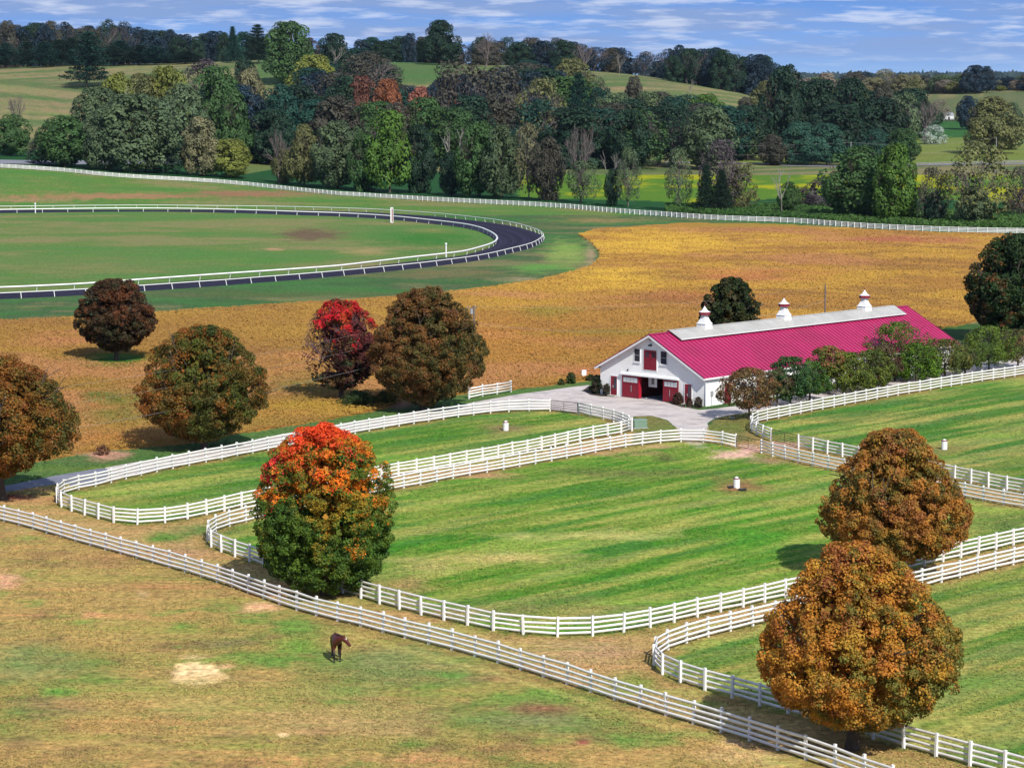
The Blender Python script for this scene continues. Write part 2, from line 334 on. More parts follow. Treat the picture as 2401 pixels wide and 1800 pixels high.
T_OUT = [(-200, 708), (0, 702), (83, 698), (169, 694), (336, 683), (419, 677), (537, 669), (612, 662.6), (687, 657), (758, 651), (825, 645), (886, 639), (946, 633), (1002, 627), (1052, 620.6), (1100, 614.5), (1139, 608), (1175, 600), (1202, 593), (1240, 584), (1260, 576), (1273, 567), (1279, 559), (1268, 550), (1249, 543), (1227, 536), (1198, 529), (1160, 523.5), (1118, 518), (1080, 514), (1026, 508), (952, 503), (880, 498.5), (796, 495.6), (700, 493), (579, 491), (362, 489), (180, 490), (0, 492), (-200, 495)]
T_IN = [(-200, 692), (0, 687), (181, 679), (289, 670.5), (506, 655), (651, 645), (796, 634.5), (854, 627), (945, 616), (1031, 606.5), (1086, 600), (1122, 590), (1145, 583), (1158, 577), (1164, 570), (1162, 563), (1152, 555), (1126, 543), (1095, 535.5), (1053, 529.5), (992, 523), (957, 519), (899, 513.7), (856, 511), (790, 507.6), (694, 504.7), (591, 501), (483, 498), (373, 496.4), (255, 496.6), (136, 498), (0, 500), (-200, 504)]
CROP = [(-140, 758), (0, 754), (217, 745), (362, 736), (507, 725), (800, 707), (934, 698), (1068, 685), (1162, 674), (1270, 658), (1343, 640), (1393, 622), (1411, 604), (1405, 588), (1385, 568), (1358, 551), (1400, 540), (1480, 530), (1596, 522), (1745, 522.5), (1890, 528), (2034, 541), (2215, 548.5), (2401, 552), (2520, 553), (2520, 728), (2401, 738), (2299, 752), (2212, 770), (2100, 800), (1900, 815), (1700, 840), (1500, 862), (1408, 888), (1379, 892), (1270, 906), (1202, 915), (1100, 924), (1000, 937), (945, 947), (908, 957), (800, 980), (662, 1002), (543, 1020), (430, 1042), (330, 1050), (250, 1055), (181, 1066), (100, 1082), (0, 1098), (-140, 1112)]
GRAVEL = [(250, 1096), (347, 1078), (500, 1050), (650, 1020), (800, 993), (1017, 961), (1126, 940), (1202, 926), (1288, 914), (1379, 902), (1388, 906), (1370, 914), (1380, 925), (1415, 930), (1440, 931), (1466, 927), (1505, 930), (1556, 940), (1578, 948), (1600, 954), (1640, 961), (1683, 958), (1716, 952), (1752, 950), (1817, 937), (1890, 922), (1962, 910), (2071, 892), (2200, 868), (2300, 848), (2397, 834), (2500, 822), (2500, 845), (2397, 861), (2216, 886), (2071, 908), (1962, 926), (1890, 939), (1817, 955), (1752, 967), (1708, 973), (1672, 983), (1658, 994), (1660, 1010), (1640, 1030), (1600, 1031), (1587, 1003), (1560, 983), (1524, 974), (1486, 976), (1483, 988), (1470, 994), (1430, 984), (1391, 974), (1356, 967), (1290, 960), (1245, 958), (1147, 965), (1067, 976), (985, 988), (900, 1001), (856, 1009), (740, 1031), (640, 1050), (500, 1077), (400, 1096), (300, 1117), (250, 1128)]
LANE = [(-160, 1168), (14, 1138), (145, 1112), (253, 1095), (253, 1127), (200, 1142), (134, 1134), (60, 1146), (14, 1153), (-160, 1188)]

def inpoly(px, py, poly):
    poly = np.asarray(poly, float); r = np.zeros(len(px), bool); j = len(poly)-1
    for i in range(len(poly)):
        xi, yi = poly[i]; xj, yj = poly[j]
        if yi != yj:
            c = ((yi > py) != (yj > py)) & (px < (xj-xi)*(py-yi)/(yj-yi)+xi); r ^= c
        j = i
    return r
A_POLY = A_FRONT+A_SIDE
B_POLY = B_FRONT+B_SIDE[::-1]
C_POLY = C_BACK+C_SIDE[::-1]
D_POLY = D_ALL

# ------------------------------------------------------------------ ground
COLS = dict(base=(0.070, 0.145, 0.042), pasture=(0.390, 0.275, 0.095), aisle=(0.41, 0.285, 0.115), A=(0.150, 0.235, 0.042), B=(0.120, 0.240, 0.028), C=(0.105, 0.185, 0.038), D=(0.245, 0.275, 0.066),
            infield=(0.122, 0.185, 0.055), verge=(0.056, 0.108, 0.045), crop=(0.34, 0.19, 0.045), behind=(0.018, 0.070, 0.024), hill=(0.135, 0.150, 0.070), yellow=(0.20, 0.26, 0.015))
def paint(P):
    """albedo of the soil and grass for ground points P (n,3)"""
    n = len(P); px, py = project(P[:, 0], P[:, 1], P[:, 2]); px = np.where(P[:, 1] > 20, px, -1e5); py = np.where(P[:, 1] > 20, py, 3000)
    col = np.tile(np.array(COLS['base']), (n, 1)); XY = P[:, :2]
    def setp(mask, c, k=1.0): col[mask] = col[mask]*(1-k)+np.array(c)*k
    wob = (fbm(XY*0.22, 5, 3)-0.5)*5; pyw = py+wob; pxw = px+wob*1.5
    yF = np.interp(px, [p[0] for p in FAR], [p[1] for p in FAR]); y1 = np.interp(px, [p[0] for p in F1], [p[1] for p in F1])
    far = py < yF-1
    setp((py >= yF-1), COLS['verge'])
    inr = inpoly(px, py, T_IN); setp(inr, COLS['infield'])
    setp((py < 505) & (py >= yF-1) & ~inr, (0.105, 0.185, 0.045))
    setp((P[:, 1] < 240) | (py > 1000), COLS['aisle'])
    low = (py > 880) & (py < 1210); setp(low & (pyw < np.interp(px, [0, 500, 900, 1300, 1500, 1700], [1150, 1078, 1010, 970, 1010, 960])), (0.085, 0.155, 0.045))
    setp(inpoly(pxw, pyw, CROP), COLS['crop'])
    # grass round the drive, the box and the trees by the barn
    setp(inpoly(pxw, pyw, [(1486, 976), (1524, 974), (1560, 983), (1587, 1003), (1600, 1034), (1480, 1040)]), (0.16, 0.17, 0.055))
    setp(inpoly(pxw, pyw, [(1656, 1008), (1672, 983), (1708, 973), (1752, 966), (1890, 938), (2071, 908), (2400, 861), (2520, 850), (2520, 870), (2151, 921), (1851, 977), (1766, 995), (1762, 1010), (1800, 1030), (1700, 1036)]), (0.17, 0.17, 0.055))
    setp(inpoly(pxw, pyw, [(1640, 962), (1683, 958), (1752, 950), (1962, 910), (2200, 868), (2400, 832), (2520, 820), (2520, 720), (2401, 738), (2299, 752), (2212, 770), (2100, 800), (1900, 880)]), (0.055, 0.11, 0.035))
    for poly, k in ((A_POLY, 'A'), (B_POLY, 'B'), (C_POLY, 'C'), (D_POLY, 'D')): setp(inpoly(px, py, poly), COLS[k])
    past = py > y1+0.5; setp(past & (P[:, 1] < 330), COLS['pasture'])
    # mowing streaks and clumps in the paddocks
    a = math.radians(46); R = np.stack([XY[:, 0]*math.cos(a)+XY[:, 1]*math.sin(a), -XY[:, 0]*math.sin(a)+XY[:, 1]*math.cos(a)], 1)
    pad = inpoly(px, py, B_POLY) | inpoly(px, py, C_POLY) | inpoly(px, py, D_POLY) | inpoly(px, py, A_POLY)
    st = fbm(R*np.array([0.028, 0.34]), 21, 4, 0.65); st2 = fbm(R*np.array([0.10, 0.7])+40, 31, 4, 0.65)
    k = np.clip((st-0.5)*8.5, -1, 1)[:, None]; k2 = np.clip((st2-0.5)*6, -1, 1)[:, None]
    lush = np.array([0.026, 0.165, 0.010]); dry = np.array([0.40, 0.38, 0.105]); teal = np.array([0.075, 0.185, 0.060])
    m = pad[:, None]
    col = np.where(m & (k > 0), col*(1-0.55*k)+dry*0.55*k, col); col = np.where(m & (k < 0), col*(1+0.6*k)-lush*0.6*k, col)
    col = np.where(m & (k2 > 0.2), col*(1-0.35*k2)+teal*0.35*k2, col); col = np.where(m & (k2 < -0.2), col*(1+0.3*k2)-dry*0.3*k2, col)
    # worn line inside each fence
    # pasture patches
    q = fbm(XY*np.array([0.055, 0.04]), 51, 4, 0.6); q2 = fbm(XY*0.20, 61, 5, 0.65); q3 = fbm(XY*0.42, 71, 4, 0.65)
    pm = (past & (P[:, 1] < 330))[:, None]
    gb = sum(np.exp(-((px-a_)/c_)**2-((py-b_)/d_)**2) for a_, b_, c_, d_ in ((60, 1580, 210, 80), (690, 1500, 260, 55), (1100, 1590, 300, 80), (1480, 1700, 330, 80), (420, 1470, 130, 22), (300, 1790, 260, 30))); gk = np.clip((q-0.58)*7+gb*1.3, 0, 1)[:, None]*np.clip((q2-0.3)*3, 0, 1)[:, None]
    col = np.where(pm, col*(1-0.75*gk)+np.array([0.145, 0.215, 0.050])*0.75*gk, col)
    rk = np.clip((q3-0.55)*6, 0, 1)[:, None]*0.6; col = np.where(pm, col*(1-rk)+np.array([0.20, 0.135, 0.065])*rk, col)
    bk = np.clip((q2-0.60)*8, 0, 1)[:, None]*0.6; col = np.where(pm, col*(1-bk)+np.array([0.13, 0.27, 0.05])*bk, col)
    # infield and verge streaks
    s3 = np.clip((fbm(XY*np.array([0.035, 0.06]), 81, 6, 0.68)-0.49)*7, -1, 1)[:, None]; im = ((py < 760) & (py >= yF-1) & ~inpoly(px, py, CROP))[:, None]
    col = np.where(im & (s3 > 0), col*(1-0.6*s3)+np.array([0.24, 0.20, 0.10])*0.6*s3, col); col = np.where(im & (s3 < 0), col*(1+0.5*s3)-np.array([0.055, 0.19, 0.045])*0.5*s3, col)
    # soft hand-placed patches: centre, radii (pixels), colour, strength
    PT = [(463, 1580, 58, 25, (0.80, 0.58, 0.30), 5.0), (530, 1563, 26, 7, (0.62, 0.40, 0.20), 1.1), (450, 1540, 40, 7, (0.55, 0.40, 0.20), 0.8), (10, 1358, 45, 20, (0.62, 0.33, 0.20), 1.5), (220, 1440, 30, 7, (0.52, 0.30, 0.14), 0.7), (333, 1392, 16, 10, (0.62, 0.42, 0.22), 1.1),
          (635, 1420, 80, 17, (0.72, 0.42, 0.24), 1.6), (600, 1395, 90, 14, (0.42, 0.20, 0.08), 0.8), (240, 1318, 90, 22, (0.34, 0.21, 0.09), 0.8), (360, 1380, 120, 22, (0.33, 0.20, 0.08), 0.7), (663, 1722, 20, 6, (0.75, 0.56, 0.30), 1.8), (700, 1715, 70, 10, (0.50, 0.34, 0.15), 0.8),
          (1010, 1778, 130, 14, (0.48, 0.30, 0.14), 0.4), (1820, 1770, 160, 30, (0.60, 0.40, 0.20), 0.9), (1760, 1738, 60, 9, (0.72, 0.50, 0.30), 1.0), (1270, 1666, 66, 12, (0.30, 0.10, 0.07), 1.2), (1368, 1738, 20, 7, (0.34, 0.11, 0.08), 1.2), (480, 1640, 300, 60, (0.37, 0.30, 0.10), 0.9), (800, 1690, 220, 45, (0.40, 0.30, 0.12), 0.9),
          (1050, 1582, 42, 9, (0.08, 0.28, 0.03), 0.8), (700, 1520, 60, 25, (0.13, 0.30, 0.045), 0.7), (590, 1455, 40, 10, (0.14, 0.28, 0.05), 0.6), (430, 1468, 32, 8, (0.14, 0.28, 0.05), 0.6), (520, 1510, 70, 12, (0.2, 0.16, 0.09), 0.6), (70, 1560, 130, 60, (0.19, 0.26, 0.09), 0.6), (110, 1650, 90, 22, (0.19, 0.14, 0.08), 0.7), (130, 1620, 60, 12, (0.13, 0.29, 0.05), 0.7), (950, 1560, 220, 50, (0.20, 0.24, 0.085), 0.7), (1250, 1690, 170, 30, (0.18, 0.22, 0.09), 0.6), (1640, 1720, 60, 9, (0.12, 0.27, 0.05), 0.7),
          (1727, 1140, 70, 18, (0.26, 0.15, 0.07), 0.9), (1187, 1008, 60, 12, (0.22, 0.17, 0.08), 0.8), (2214, 1052, 60, 12, (0.20, 0.18, 0.06), 0.7), (1720, 1064, 46, 12, (0.60, 0.40, 0.30), 1.5), (1755, 1056, 38, 12, (0.66, 0.42, 0.34), 1.8), (1842, 1045, 46, 10, (0.50, 0.30, 0.24), 1.3), (1625, 1020, 34, 22, (0.62, 0.50, 0.44), 1.5), (1800, 1080, 70, 10, (0.36, 0.22, 0.14), 0.7),
          (1390, 1060, 120, 13, (0.46, 0.26, 0.15), 1.1), (1100, 1112, 150, 12, (0.44, 0.27, 0.14), 0.9), (1560, 1047, 50, 6, (0.45, 0.27, 0.16), 0.9), (470, 1240, 110, 22, (0.12, 0.20, 0.05), 0.9), (380, 1262, 70, 13, (0.11, 0.22, 0.04), 0.9), (420, 1290, 80, 20, (0.38, 0.25, 0.13), 0.8), (1390, 1530, 130, 30, (0.42, 0.27, 0.14), 0.9), (1480, 1600, 70, 26, (0.22, 0.26, 0.06), 0.8), (1640, 1650, 90, 16, (0.20, 0.26, 0.05), 0.9), (1050, 1440, 60, 14, (0.3, 0.2, 0.09), 0.5), (2350, 1230, 120, 25, (0.10, 0.16, 0.045), 0.8),
          (1180, 1425, 330, 26, (0.30, 0.22, 0.10), 0.55), (950, 1375, 90, 30, (0.34, 0.24, 0.11), 0.6), (1580, 1370, 150, 20, (0.07, 0.25, 0.025), 0.5), (1750, 1270, 120, 50, (0.06, 0.26, 0.02), 0.55), (1500, 1110, 260, 14, (0.12, 0.13, 0.05), 0.6), (1180, 1310, 240, 14, (0.46, 0.42, 0.15), 0.8), (1420, 1255, 220, 12, (0.50, 0.45, 0.16), 0.8), (1000, 1330, 90, 18, (0.42, 0.37, 0.13), 0.6), (1560, 1075, 36, 8, (0.10, 0.085, 0.045), 0.7),
          (240, 460, 240, 7, (0.30, 0.17, 0.095), 1.5), (560, 455, 160, 8, (0.26, 0.14, 0.085), 1.3), (60, 470, 130, 6, (0.28, 0.20, 0.10), 1.0), (730, 550, 75, 14, (0.135, 0.095, 0.06), 1.3), (640, 585, 22, 3, (0.42, 0.26, 0.15), 1.2), (860, 590, 60, 9, (0.30, 0.24, 0.11), 0.9), (1000, 560, 130, 22, (0.045, 0.16, 0.03), 0.9), (1010, 540, 60, 6, (0.20, 0.21, 0.07), 0.6), (1420, 517, 130, 7, (0.24, 0.18, 0.08), 0.9), (1330, 595, 55, 33, (0.20, 0.29, 0.075), 1.1), (1260, 628, 80, 12, (0.11, 0.26, 0.06), 0.9), (1385, 600, 14, 40, (0.30, 0.24, 0.14), 0.8), (1215, 655, 60, 8, (0.25, 0.22, 0.12), 0.8), (1030, 640, 160, 14, (0.155, 0.135, 0.065), 0.9), (600, 690, 400, 10, (0.10, 0.115, 0.05), 0.7), (200, 620, 260, 24, (0.16, 0.185, 0.07), 0.5),
          (275, 842, 80, 16, (0.06, 0.13, 0.02), 1.3), (240, 1068, 62, 12, (0.48, 0.26, 0.19), 1.4), (30, 1165, 70, 12, (0.25, 0.09, 0.06), 0.8), (935, 945, 40, 10, (0.34, 0.20, 0.15), 1.1), (300, 1100, 260, 10, (0.13, 0.20, 0.035), 0.9), (480, 1075, 200, 8, (0.05, 0.14, 0.03), 0.9), (60, 1240, 60, 10, (0.42, 0.30, 0.14), 0.7)]
    nw = fbm(XY*0.35, 91, 4, 0.6)
    for (x, y, rx, ry, c, s) in PT:
        d = np.sqrt(((px-x)/rx)**2+((py-y)/ry)**2); w = np.clip((1.25-d+(nw-0.5)*1.7)*s, 0, 1)
        same = np.where(y > np.interp(x, [p[0] for p in F1], [p[1] for p in F1]), past, ~past)
        w = np.where((d < 2) & same, w, 0)[:, None]; col = col*(1-w)+np.array(c)*w
    # trodden soil and rank grass under the fences
    near = np.where((P[:, 1] < 330) & (P[:, 1] > 120) & (np.abs(px-1200) < 1500))[0]
    if len(near):
        dm = np.full(len(near), 9.0)
        for fl in (F1, A_FRONT, A_SIDE, B_FRONT, B_SIDE, C_BACK, C_SIDE, D_ALL):
            G_ = resample(np.array([at0(*p_) for p_ in fl]), 1.5)
            for c0 in range(0, len(near), 20000):
                Q_ = XY[near[c0:c0+20000]]; dm[c0:c0+20000] = np.minimum(dm[c0:c0+20000], np.sqrt(((Q_[:, None]-G_[None])**2).sum(2)).min(1))
        nn = fbm(XY[near]*0.5, 131, 4, 0.65); w1 = np.clip(1.35-dm/1.1+(nn-0.5)*2.4, 0, 1)[:, None]*0.75; w2 = np.clip(1.1-dm/0.6+(nn-0.62)*3, 0, 1)[:, None]*0.7
        cc = col[near]; cc = cc*(1-w1)+np.array([0.30, 0.20, 0.075])*w1; cc = cc*(1-w2)+np.array([0.10, 0.15, 0.03])*w2; col[near] = cc
    # pale mown edge below the long front fence
    w = np.clip(1-np.abs(py-y1-26)/9, 0, 1)*np.clip((px-700)/200, 0, 1)*past; w = (w*0.55)[:, None]; col = col*(1-w)+np.array([0.46, 0.40, 0.13])*w
    # beyond the far fence
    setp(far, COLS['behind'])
    Z = P[:, 1]
    yel = far & inpoly(pxw, py, [(1215, 462), (1215, 392), (1500, 390), (1700, 386), (1900, 393), (2130, 402), (2240, 400), (2500, 402), (2500, 478), (1900, 458), (1650, 480), (1500, 470), (1300, 465)])
    yk = np.clip((fbm(np.stack([P[:, 0]*0.030, Z*0.013], 1), 101, 5, 0.65)-0.46)*9, 0, 1)[:, None]
    col = np.where(yel[:, None], np.array([0.085, 0.175, 0.020])*(1-yk)+np.array([0.30, 0.31, 0.012])*yk, col)
    hill = far & (Z > 1010); setp(hill, COLS['hill'])
    hs = np.clip((fbm(np.stack([P[:, 0]*0.010+Z*0.006, Z*0.075-P[:, 0]*0.05], 1), 111, 4, 0.6)-0.5)*9, -1, 1)[:, None]
    hm = hill[:, None]; col = np.where(hm & (hs > 0), col*(1-0.5*hs)+np.array([0.29, 0.225, 0.12])*0.5*hs, col); col = np.where(hm & (hs < 0), col*(1+0.6*hs)-np.array([0.06, 0.13, 0.04])*0.6*hs, col)
    setp(far & inpoly(px, py, [(600, 200), (600, 130), (800, 130), (1080, 140), (1080, 190), (820, 200)]), (0.065, 0.135, 0.045), 0.8)
    setp(far & inpoly(px, py, [(2130, 300), (2130, 282), (2500, 282), (2500, 318), (2130, 330)]), (0.035, 0.11, 0.03))
    setp(far & inpoly(pxw, pyw, [(1600, 386), (1600, 360), (2100, 325), (2500, 318), (2500, 385), (2130, 388)]), (0.155, 0.20, 0.045), 0.8)
    setp(far & inpoly(px, py, [(560, 410), (560, 350), (760, 350), (760, 380)]), (0.14, 0.175, 0.06), 0.8)
    setp(far & inpoly(px, py, [(2150, 284), (2100, 250), (2200, 225), (2500, 210), (2500, 282)]), (0.10, 0.125, 0.06), 0.8)
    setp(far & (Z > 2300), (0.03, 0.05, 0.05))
    return col
def ground_sheet():
    us = np.concatenate([np.linspace(-3600, -320, 14), np.arange(-240, 2642, 7.5), np.linspace(2720, 6000, 14)])
    zs = np.concatenate([np.linspace(-160, 120, 9), np.arange(125, 200, 0.5), np.arange(200, 340, 0.8), np.arange(340, 760, 2.5), np.arange(760, 1700, 6), np.geomspace(1700, 11900, 60)])
    U, Z = np.meshgrid(us, zs)
    X = (U-CX)/FPX*np.maximum(Z*CP+CAMH*SP, np.where(Z < 120, 110+(120-Z)*0.6, 0)); H = hgt(X, Z)
    P = np.stack([X.ravel(), Z.ravel(), H.ravel()], 1); nx = len(us); i = np.arange(len(zs)-1)[:, None]*nx+np.arange(nx-1)[None]
    F = np.stack([i, i+1, i+1+nx, i+nx], -1).reshape(-1, 4)
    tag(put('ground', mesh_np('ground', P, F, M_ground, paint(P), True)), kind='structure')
ground_sheet()
def sheet(name, pts, mat, z, jag=0.25, label=None, step=2.0):
    """flat sheet on the level ground from a pixel outline, its edge slightly ragged"""
    P = np.array([at0(*p) for p in pts]); P = resample(np.vstack([P, P[:1]]), step)[:-1]
    P = P+(np.stack([fbm(P*0.8, 3, 3), fbm(P*0.8+50, 4, 3)], 1)-0.5)*2*jag
    V = [Vector((p[0], p[1], 0)) for p in P]; T = tessellate_polygon([V])
    me = mesh_np(name, np.c_[P, np.full(len(P), z)], np.array(T), mat)
    o = put(name, me); tag(o, kind='structure'); 
    # make every face look up
    nrm = np.array([p.normal.z for p in me.polygons])
    if (nrm < 0).sum() > len(nrm)/2: me.flip_normals()
    return o
sheet('gravel_drive', GRAVEL, M_gravel, 0.008, 0.3)
sheet('lane', LANE, M_asphalt, 0.012, 0.15)
def ring_sheet(name, A, B, mat, z):
    A = resample(np.array([at0(*p) for p in A]), 1.0); B = resample(np.array([at0(*p) for p in B]), 1.0); n = 320
    f = lambda P: resample(P, np.linalg.norm(np.diff(P, axis=0), axis=1).sum()/n)[:n+1]
    A = smooth_poly(f(A), 6); B = smooth_poly(f(B), 6)
    k = min(len(A), len(B)); nl = 46; T_ = np.linspace(0, 1, nl+1); rr = np.random.default_rng(8); lane = rr.uniform(0.6, 1.7, nl+1); lane[::3] *= 1.5
    V = np.vstack([np.c_[A[:k]*(1-t)+B[:k]*t, np.full(k, z)] for t in T_]); C = np.vstack([np.tile(np.array([0.019, 0.018, 0.036])*lane[j]+(0.05 if j in (0, nl) else 0), (k, 1)) for j in range(nl+1)]); C *= (0.8+0.4*fbm(V[:, :2]*0.12, 14, 4))[:, None]
    i = (np.arange(nl)[:, None]*k+np.arange(k-1)[None]).ravel(); F = np.stack([i, i+1, i+1+k, i+k], 1); tag(put(name, mesh_np(name, V, F, mat, C)), kind='structure')
ring_sheet('racetrack', T_OUT, T_IN, M_track, 0.02)
for nm, pts in (('mulch_bed', [(1365, 916), (1380, 905), (1409, 902), (1409, 915), (1450, 924), (1445, 929), (1415, 929), (1383, 925)]), ('mulch_bed', [(1572, 947), (1590, 943), (1654, 953), (1640, 958), (1600, 955)])):
    sheet(nm, pts, M_mulch, 0.014, 0.12, step=0.8)
# river water far left and the far road, draped on the terrain
def drape(name, pts, wpx, mat, dz=0.15):
    V = []
    for (x, y) in resample(pts, 12):
        a = at(x, y+wpx/2); b = at(x, y-wpx/2); V += [(a[0], a[1], a[2]+dz), (b[0], b[1], b[2]+dz)]
    n = len(V)//2; F = np.array([(2*i, 2*i+2, 2*i+3, 2*i+1) for i in range(n-1)])
    return tag(put(name, mesh_np(name, V, F, mat)), kind='structure')
M_road = plain('far_road', (0.20, 0.21, 0.25), 0.8, 0.1, 0.1)
drape('far_road', [(-60, 379), (120, 382), (300, 381), (480, 379), (640, 378), (760, 378), (900, 382), (1100, 386)], 9, M_road)
drape('far_road', [(1560, 381), (1780, 384), (1850, 389), (1960, 391), (2100, 388), (2260, 386), (2500, 383)], 3, plain('pale_road', (0.20, 0.20, 0.22), 0.8, 0.1, 0.1))

# ------------------------------------------------------------------ fences
POST = MB().box(-.075, .075, -.075, .075, -0.25, 1.46, M_white).mesh('post')
def fence(pts, label, side=1, step=2.44, name='board_fence', cat='fence', rails=(0.27, 0.60, 0.93, 1.27), hb=0.165, postmesh=None, limit=None, group='white board fences', depth_off=0.09, mat=M_white, jit=True, pmat=None):
    P = np.array([at(*p)[:2] for p in pts]); P = resample(smooth_poly(resample(P, 1.2), 3), step)
    o = P[0]; z0 = float(hgt(o[0], o[1])); E = empty(name, (o[0], o[1], z0), 0, label, cat, group)
    H = hgt(P[:, 0], P[:, 1])-z0; Q = P-o
    T = np.gradient(Q, axis=0); T /= np.linalg.norm(T, axis=1)[:, None]+1e-9; Nn = np.stack([-T[:, 1], T[:, 0]], 1)*side
    pm = postmesh or POST; order = range(len(Q)); keep = set(order)
    if limit and len(Q) > limit:
        dist = np.hypot(P[:, 0], P[:, 1]); vis = [i for i in order if -30 < project(P[i, 0], P[i, 1], 0.0)[0] < 2430]
        keep = set(sorted(vis, key=lambda i: dist[i])[:limit])
        pv = np.array([v.co[:] for v in pm.vertices]); pf = np.array([p.vertices[:] for p in pm.polygons]); Vs = []; Fs = []
        for k, i in enumerate([i for i in order if i not in keep]):
            a = math.atan2(T[i, 1], T[i, 0]); c, s = math.cos(a), math.sin(a)
            Vs.append(np.c_[pv[:, 0]*c-pv[:, 1]*s+Q[i, 0], pv[:, 0]*s+pv[:, 1]*c+Q[i, 1], pv[:, 2]+H[i]]); Fs.append(pf+k*len(pv))
        m = put('post', mesh_np('more_posts', np.vstack(Vs), np.vstack(Fs), pm.materials[0]), E); m['kind'] = 'stuff'
    for i in order:
        if i in keep:
            a = math.atan2(T[i, 1], T[i, 0]); put('post', pm, E, (Q[i, 0], Q[i, 1], H[i]+(rng.normal()*0.02 if jit else 0)), (rng.normal()*0.02, rng.normal()*0.02, a))
    for r in rails:
        n = len(Q); jz = rng.normal(size=n)*0.022 if jit else np.zeros(n); C = Q+Nn*depth_off; th = 0.026
        V = np.empty((n, 4, 3))
        for k, (dn, dzz) in enumerate(((-th, -hb/2), (th, -hb/2), (th, hb/2), (-th, hb/2))):
            V[:, k, :2] = C+Nn*dn; V[:, k, 2] = H+r+jz+dzz
        i = np.arange(n-1)[:, None]*4; F = []
        for k in range(4): F.append(np.concatenate([i+k, i+(k+1) % 4, i+4+(k+1) % 4, i+4+k], 1))
        F = np.vstack(F+[np.array([[3, 2, 1, 0]]), np.array([[(n-1)*4, (n-1)*4+1, (n-1)*4+2, (n-1)*4+3]])])
        put('rail', mesh_np('rail', V.reshape(-1, 3), F, mat), E)
    return E
fence(F1, 'long white four-board fence along the near lane, with the horse pasture below', -1, hb=0.175)
fence(A_FRONT, 'white fence looping round the small upper left paddock below the gravel drive', -1)
fence(A_SIDE, 'short curved white fence between the grey tube gate and the green utility box', -1)
fence(B_FRONT, 'white fence round the large middle paddock, passing behind the scarlet maple', 1)
fence(B_SIDE, 'white middle-paddock fence running right from the lower tube gate behind the orange maple', -1)
fence(C_BACK, 'white fence climbing right past the row of small trees beside the barn', -1)
fence(C_SIDE, 'white fence of the upper right paddock going right from the upper tube gate', 1)
fence(D_ALL, 'white fence round the lower right paddock, passing behind the biggest orange maple', 1)
fence([(1100, 935), (1131, 929), (1162, 925), (1198, 919)], 'short straight white fence at the edge of the crop field beside the large brown maple', -1)
fence(FAR, 'very long white fence crossing the whole view before the distant tree line', 1, hb=0.19, limit=99, jit=False)
def rail_fence(pts, label, step, hgt_, rw, rh, name='track_rail', lean=0.0):
    P = np.array([at0(*p) for p in pts]); P = resample(smooth_poly(resample(P, 1.0), 25), step)
    o = P[0]; E = empty(name, (o[0], o[1], 0), 0, label, 'track rail', 'white rails of the racetrack'); Q = P-o
    T = np.gradient(Q, axis=0); T /= np.linalg.norm(T, axis=1)[:, None]+1e-9; Nn = np.stack([-T[:, 1], T[:, 0]], 1)
    pm = MB().hexa([(-.045, -.045, -.1), (.045, -.045, -.1), (.045, .045, -.1), (-.045, .045, -.1), (-.045, -.045+lean, hgt_), (.045, -.045+lean, hgt_), (.045, .045+lean, hgt_), (-.045, .045+lean, hgt_)], M_rail).mesh('rail_post')
    vis = [i for i in range(len(Q)) if -40 < project(P[i, 0], P[i, 1], 0.0)[0] < 2440]
    if len(vis) > 99: vis = vis[::max(1, math.ceil(len(vis)/99))]
    for i in vis: put('post', pm, E, (Q[i, 0], Q[i, 1], 0), (0, 0, math.atan2(T[i, 1], T[i, 0])))
    n = len(Q); V = np.empty((n, 6, 3)); C = Q+Nn*lean
    for k in range(6):
        t = math.pi*2*k/6; V[:, k, :2] = C+Nn*(rw/2*math.cos(t)); V[:, k, 2] = hgt_+rh/2*math.sin(t)
    i = np.arange(n-1)[:, None]*6; F = np.vstack([np.concatenate([i+k, i+(k+1) % 6, i+6+(k+1) % 6, i+6+k], 1) for k in range(6)])
    put('top_rail', mesh_np('top_rail', V.reshape(-1, 3), F, M_rail), E)
rail_fence(T_OUT, 'thin white outer rail on leaning posts round the outside of the dark racetrack', 3.1, 1.08, 0.20, 0.17, lean=0.35)
rail_fence(T_IN, 'bold white inner rail round the green infield of the racetrack', 3.65, 1.05, 0.46, 0.34, lean=-0.25)

def gate(p0, p1, label, hs=(0.25, 0.42, 0.60, 0.80, 1.02, 1.28), mat=M_steel, r=0.03):
    a = at0(*p0); b = at0(*p1); L_ = math.hypot(b[0]-a[0], b[1]-a[1])-0.12; E = empty('tube_gate', (a[0], a[1], 0), math.atan2(b[1]-a[1], b[0]-a[0]), label, 'gate', 'steel tube gates')
    fr = MB()
    for h in (hs[0]-0.06, hs[-1]): fr.tube((0.08, 0, h), (L_, 0, h), r*1.25, r*1.25, mat, 6)
    for x in (0.08, L_): fr.tube((x, 0, hs[0]-0.06), (x, 0, hs[-1]), r*1.25, r*1.25, mat, 6)
    fr.put('gate_frame', E); fr = MB().tube((L_/2, 0, hs[0]-.05), (L_/2, 0, hs[-1]), r*0.8, r*0.8, mat, 5); fr.put('brace', E)
    for h in hs[1:-1]: MB().tube((0.08, 0, h), (L_, 0, h), r, r, mat, 6).put('gate_bar', E)
gate((1290, 964), (1356, 971), 'grey tube gate facing the gravel yard at the top of the upper left paddock', r=0.034)
gate((1725, 1049), (1785, 1062), 'rusty tube gate over pink dirt in the top fence of the middle paddock')
gate((1808, 1034), (1872, 1050), 'rusty tube gate at the lower left corner of the upper right paddock')

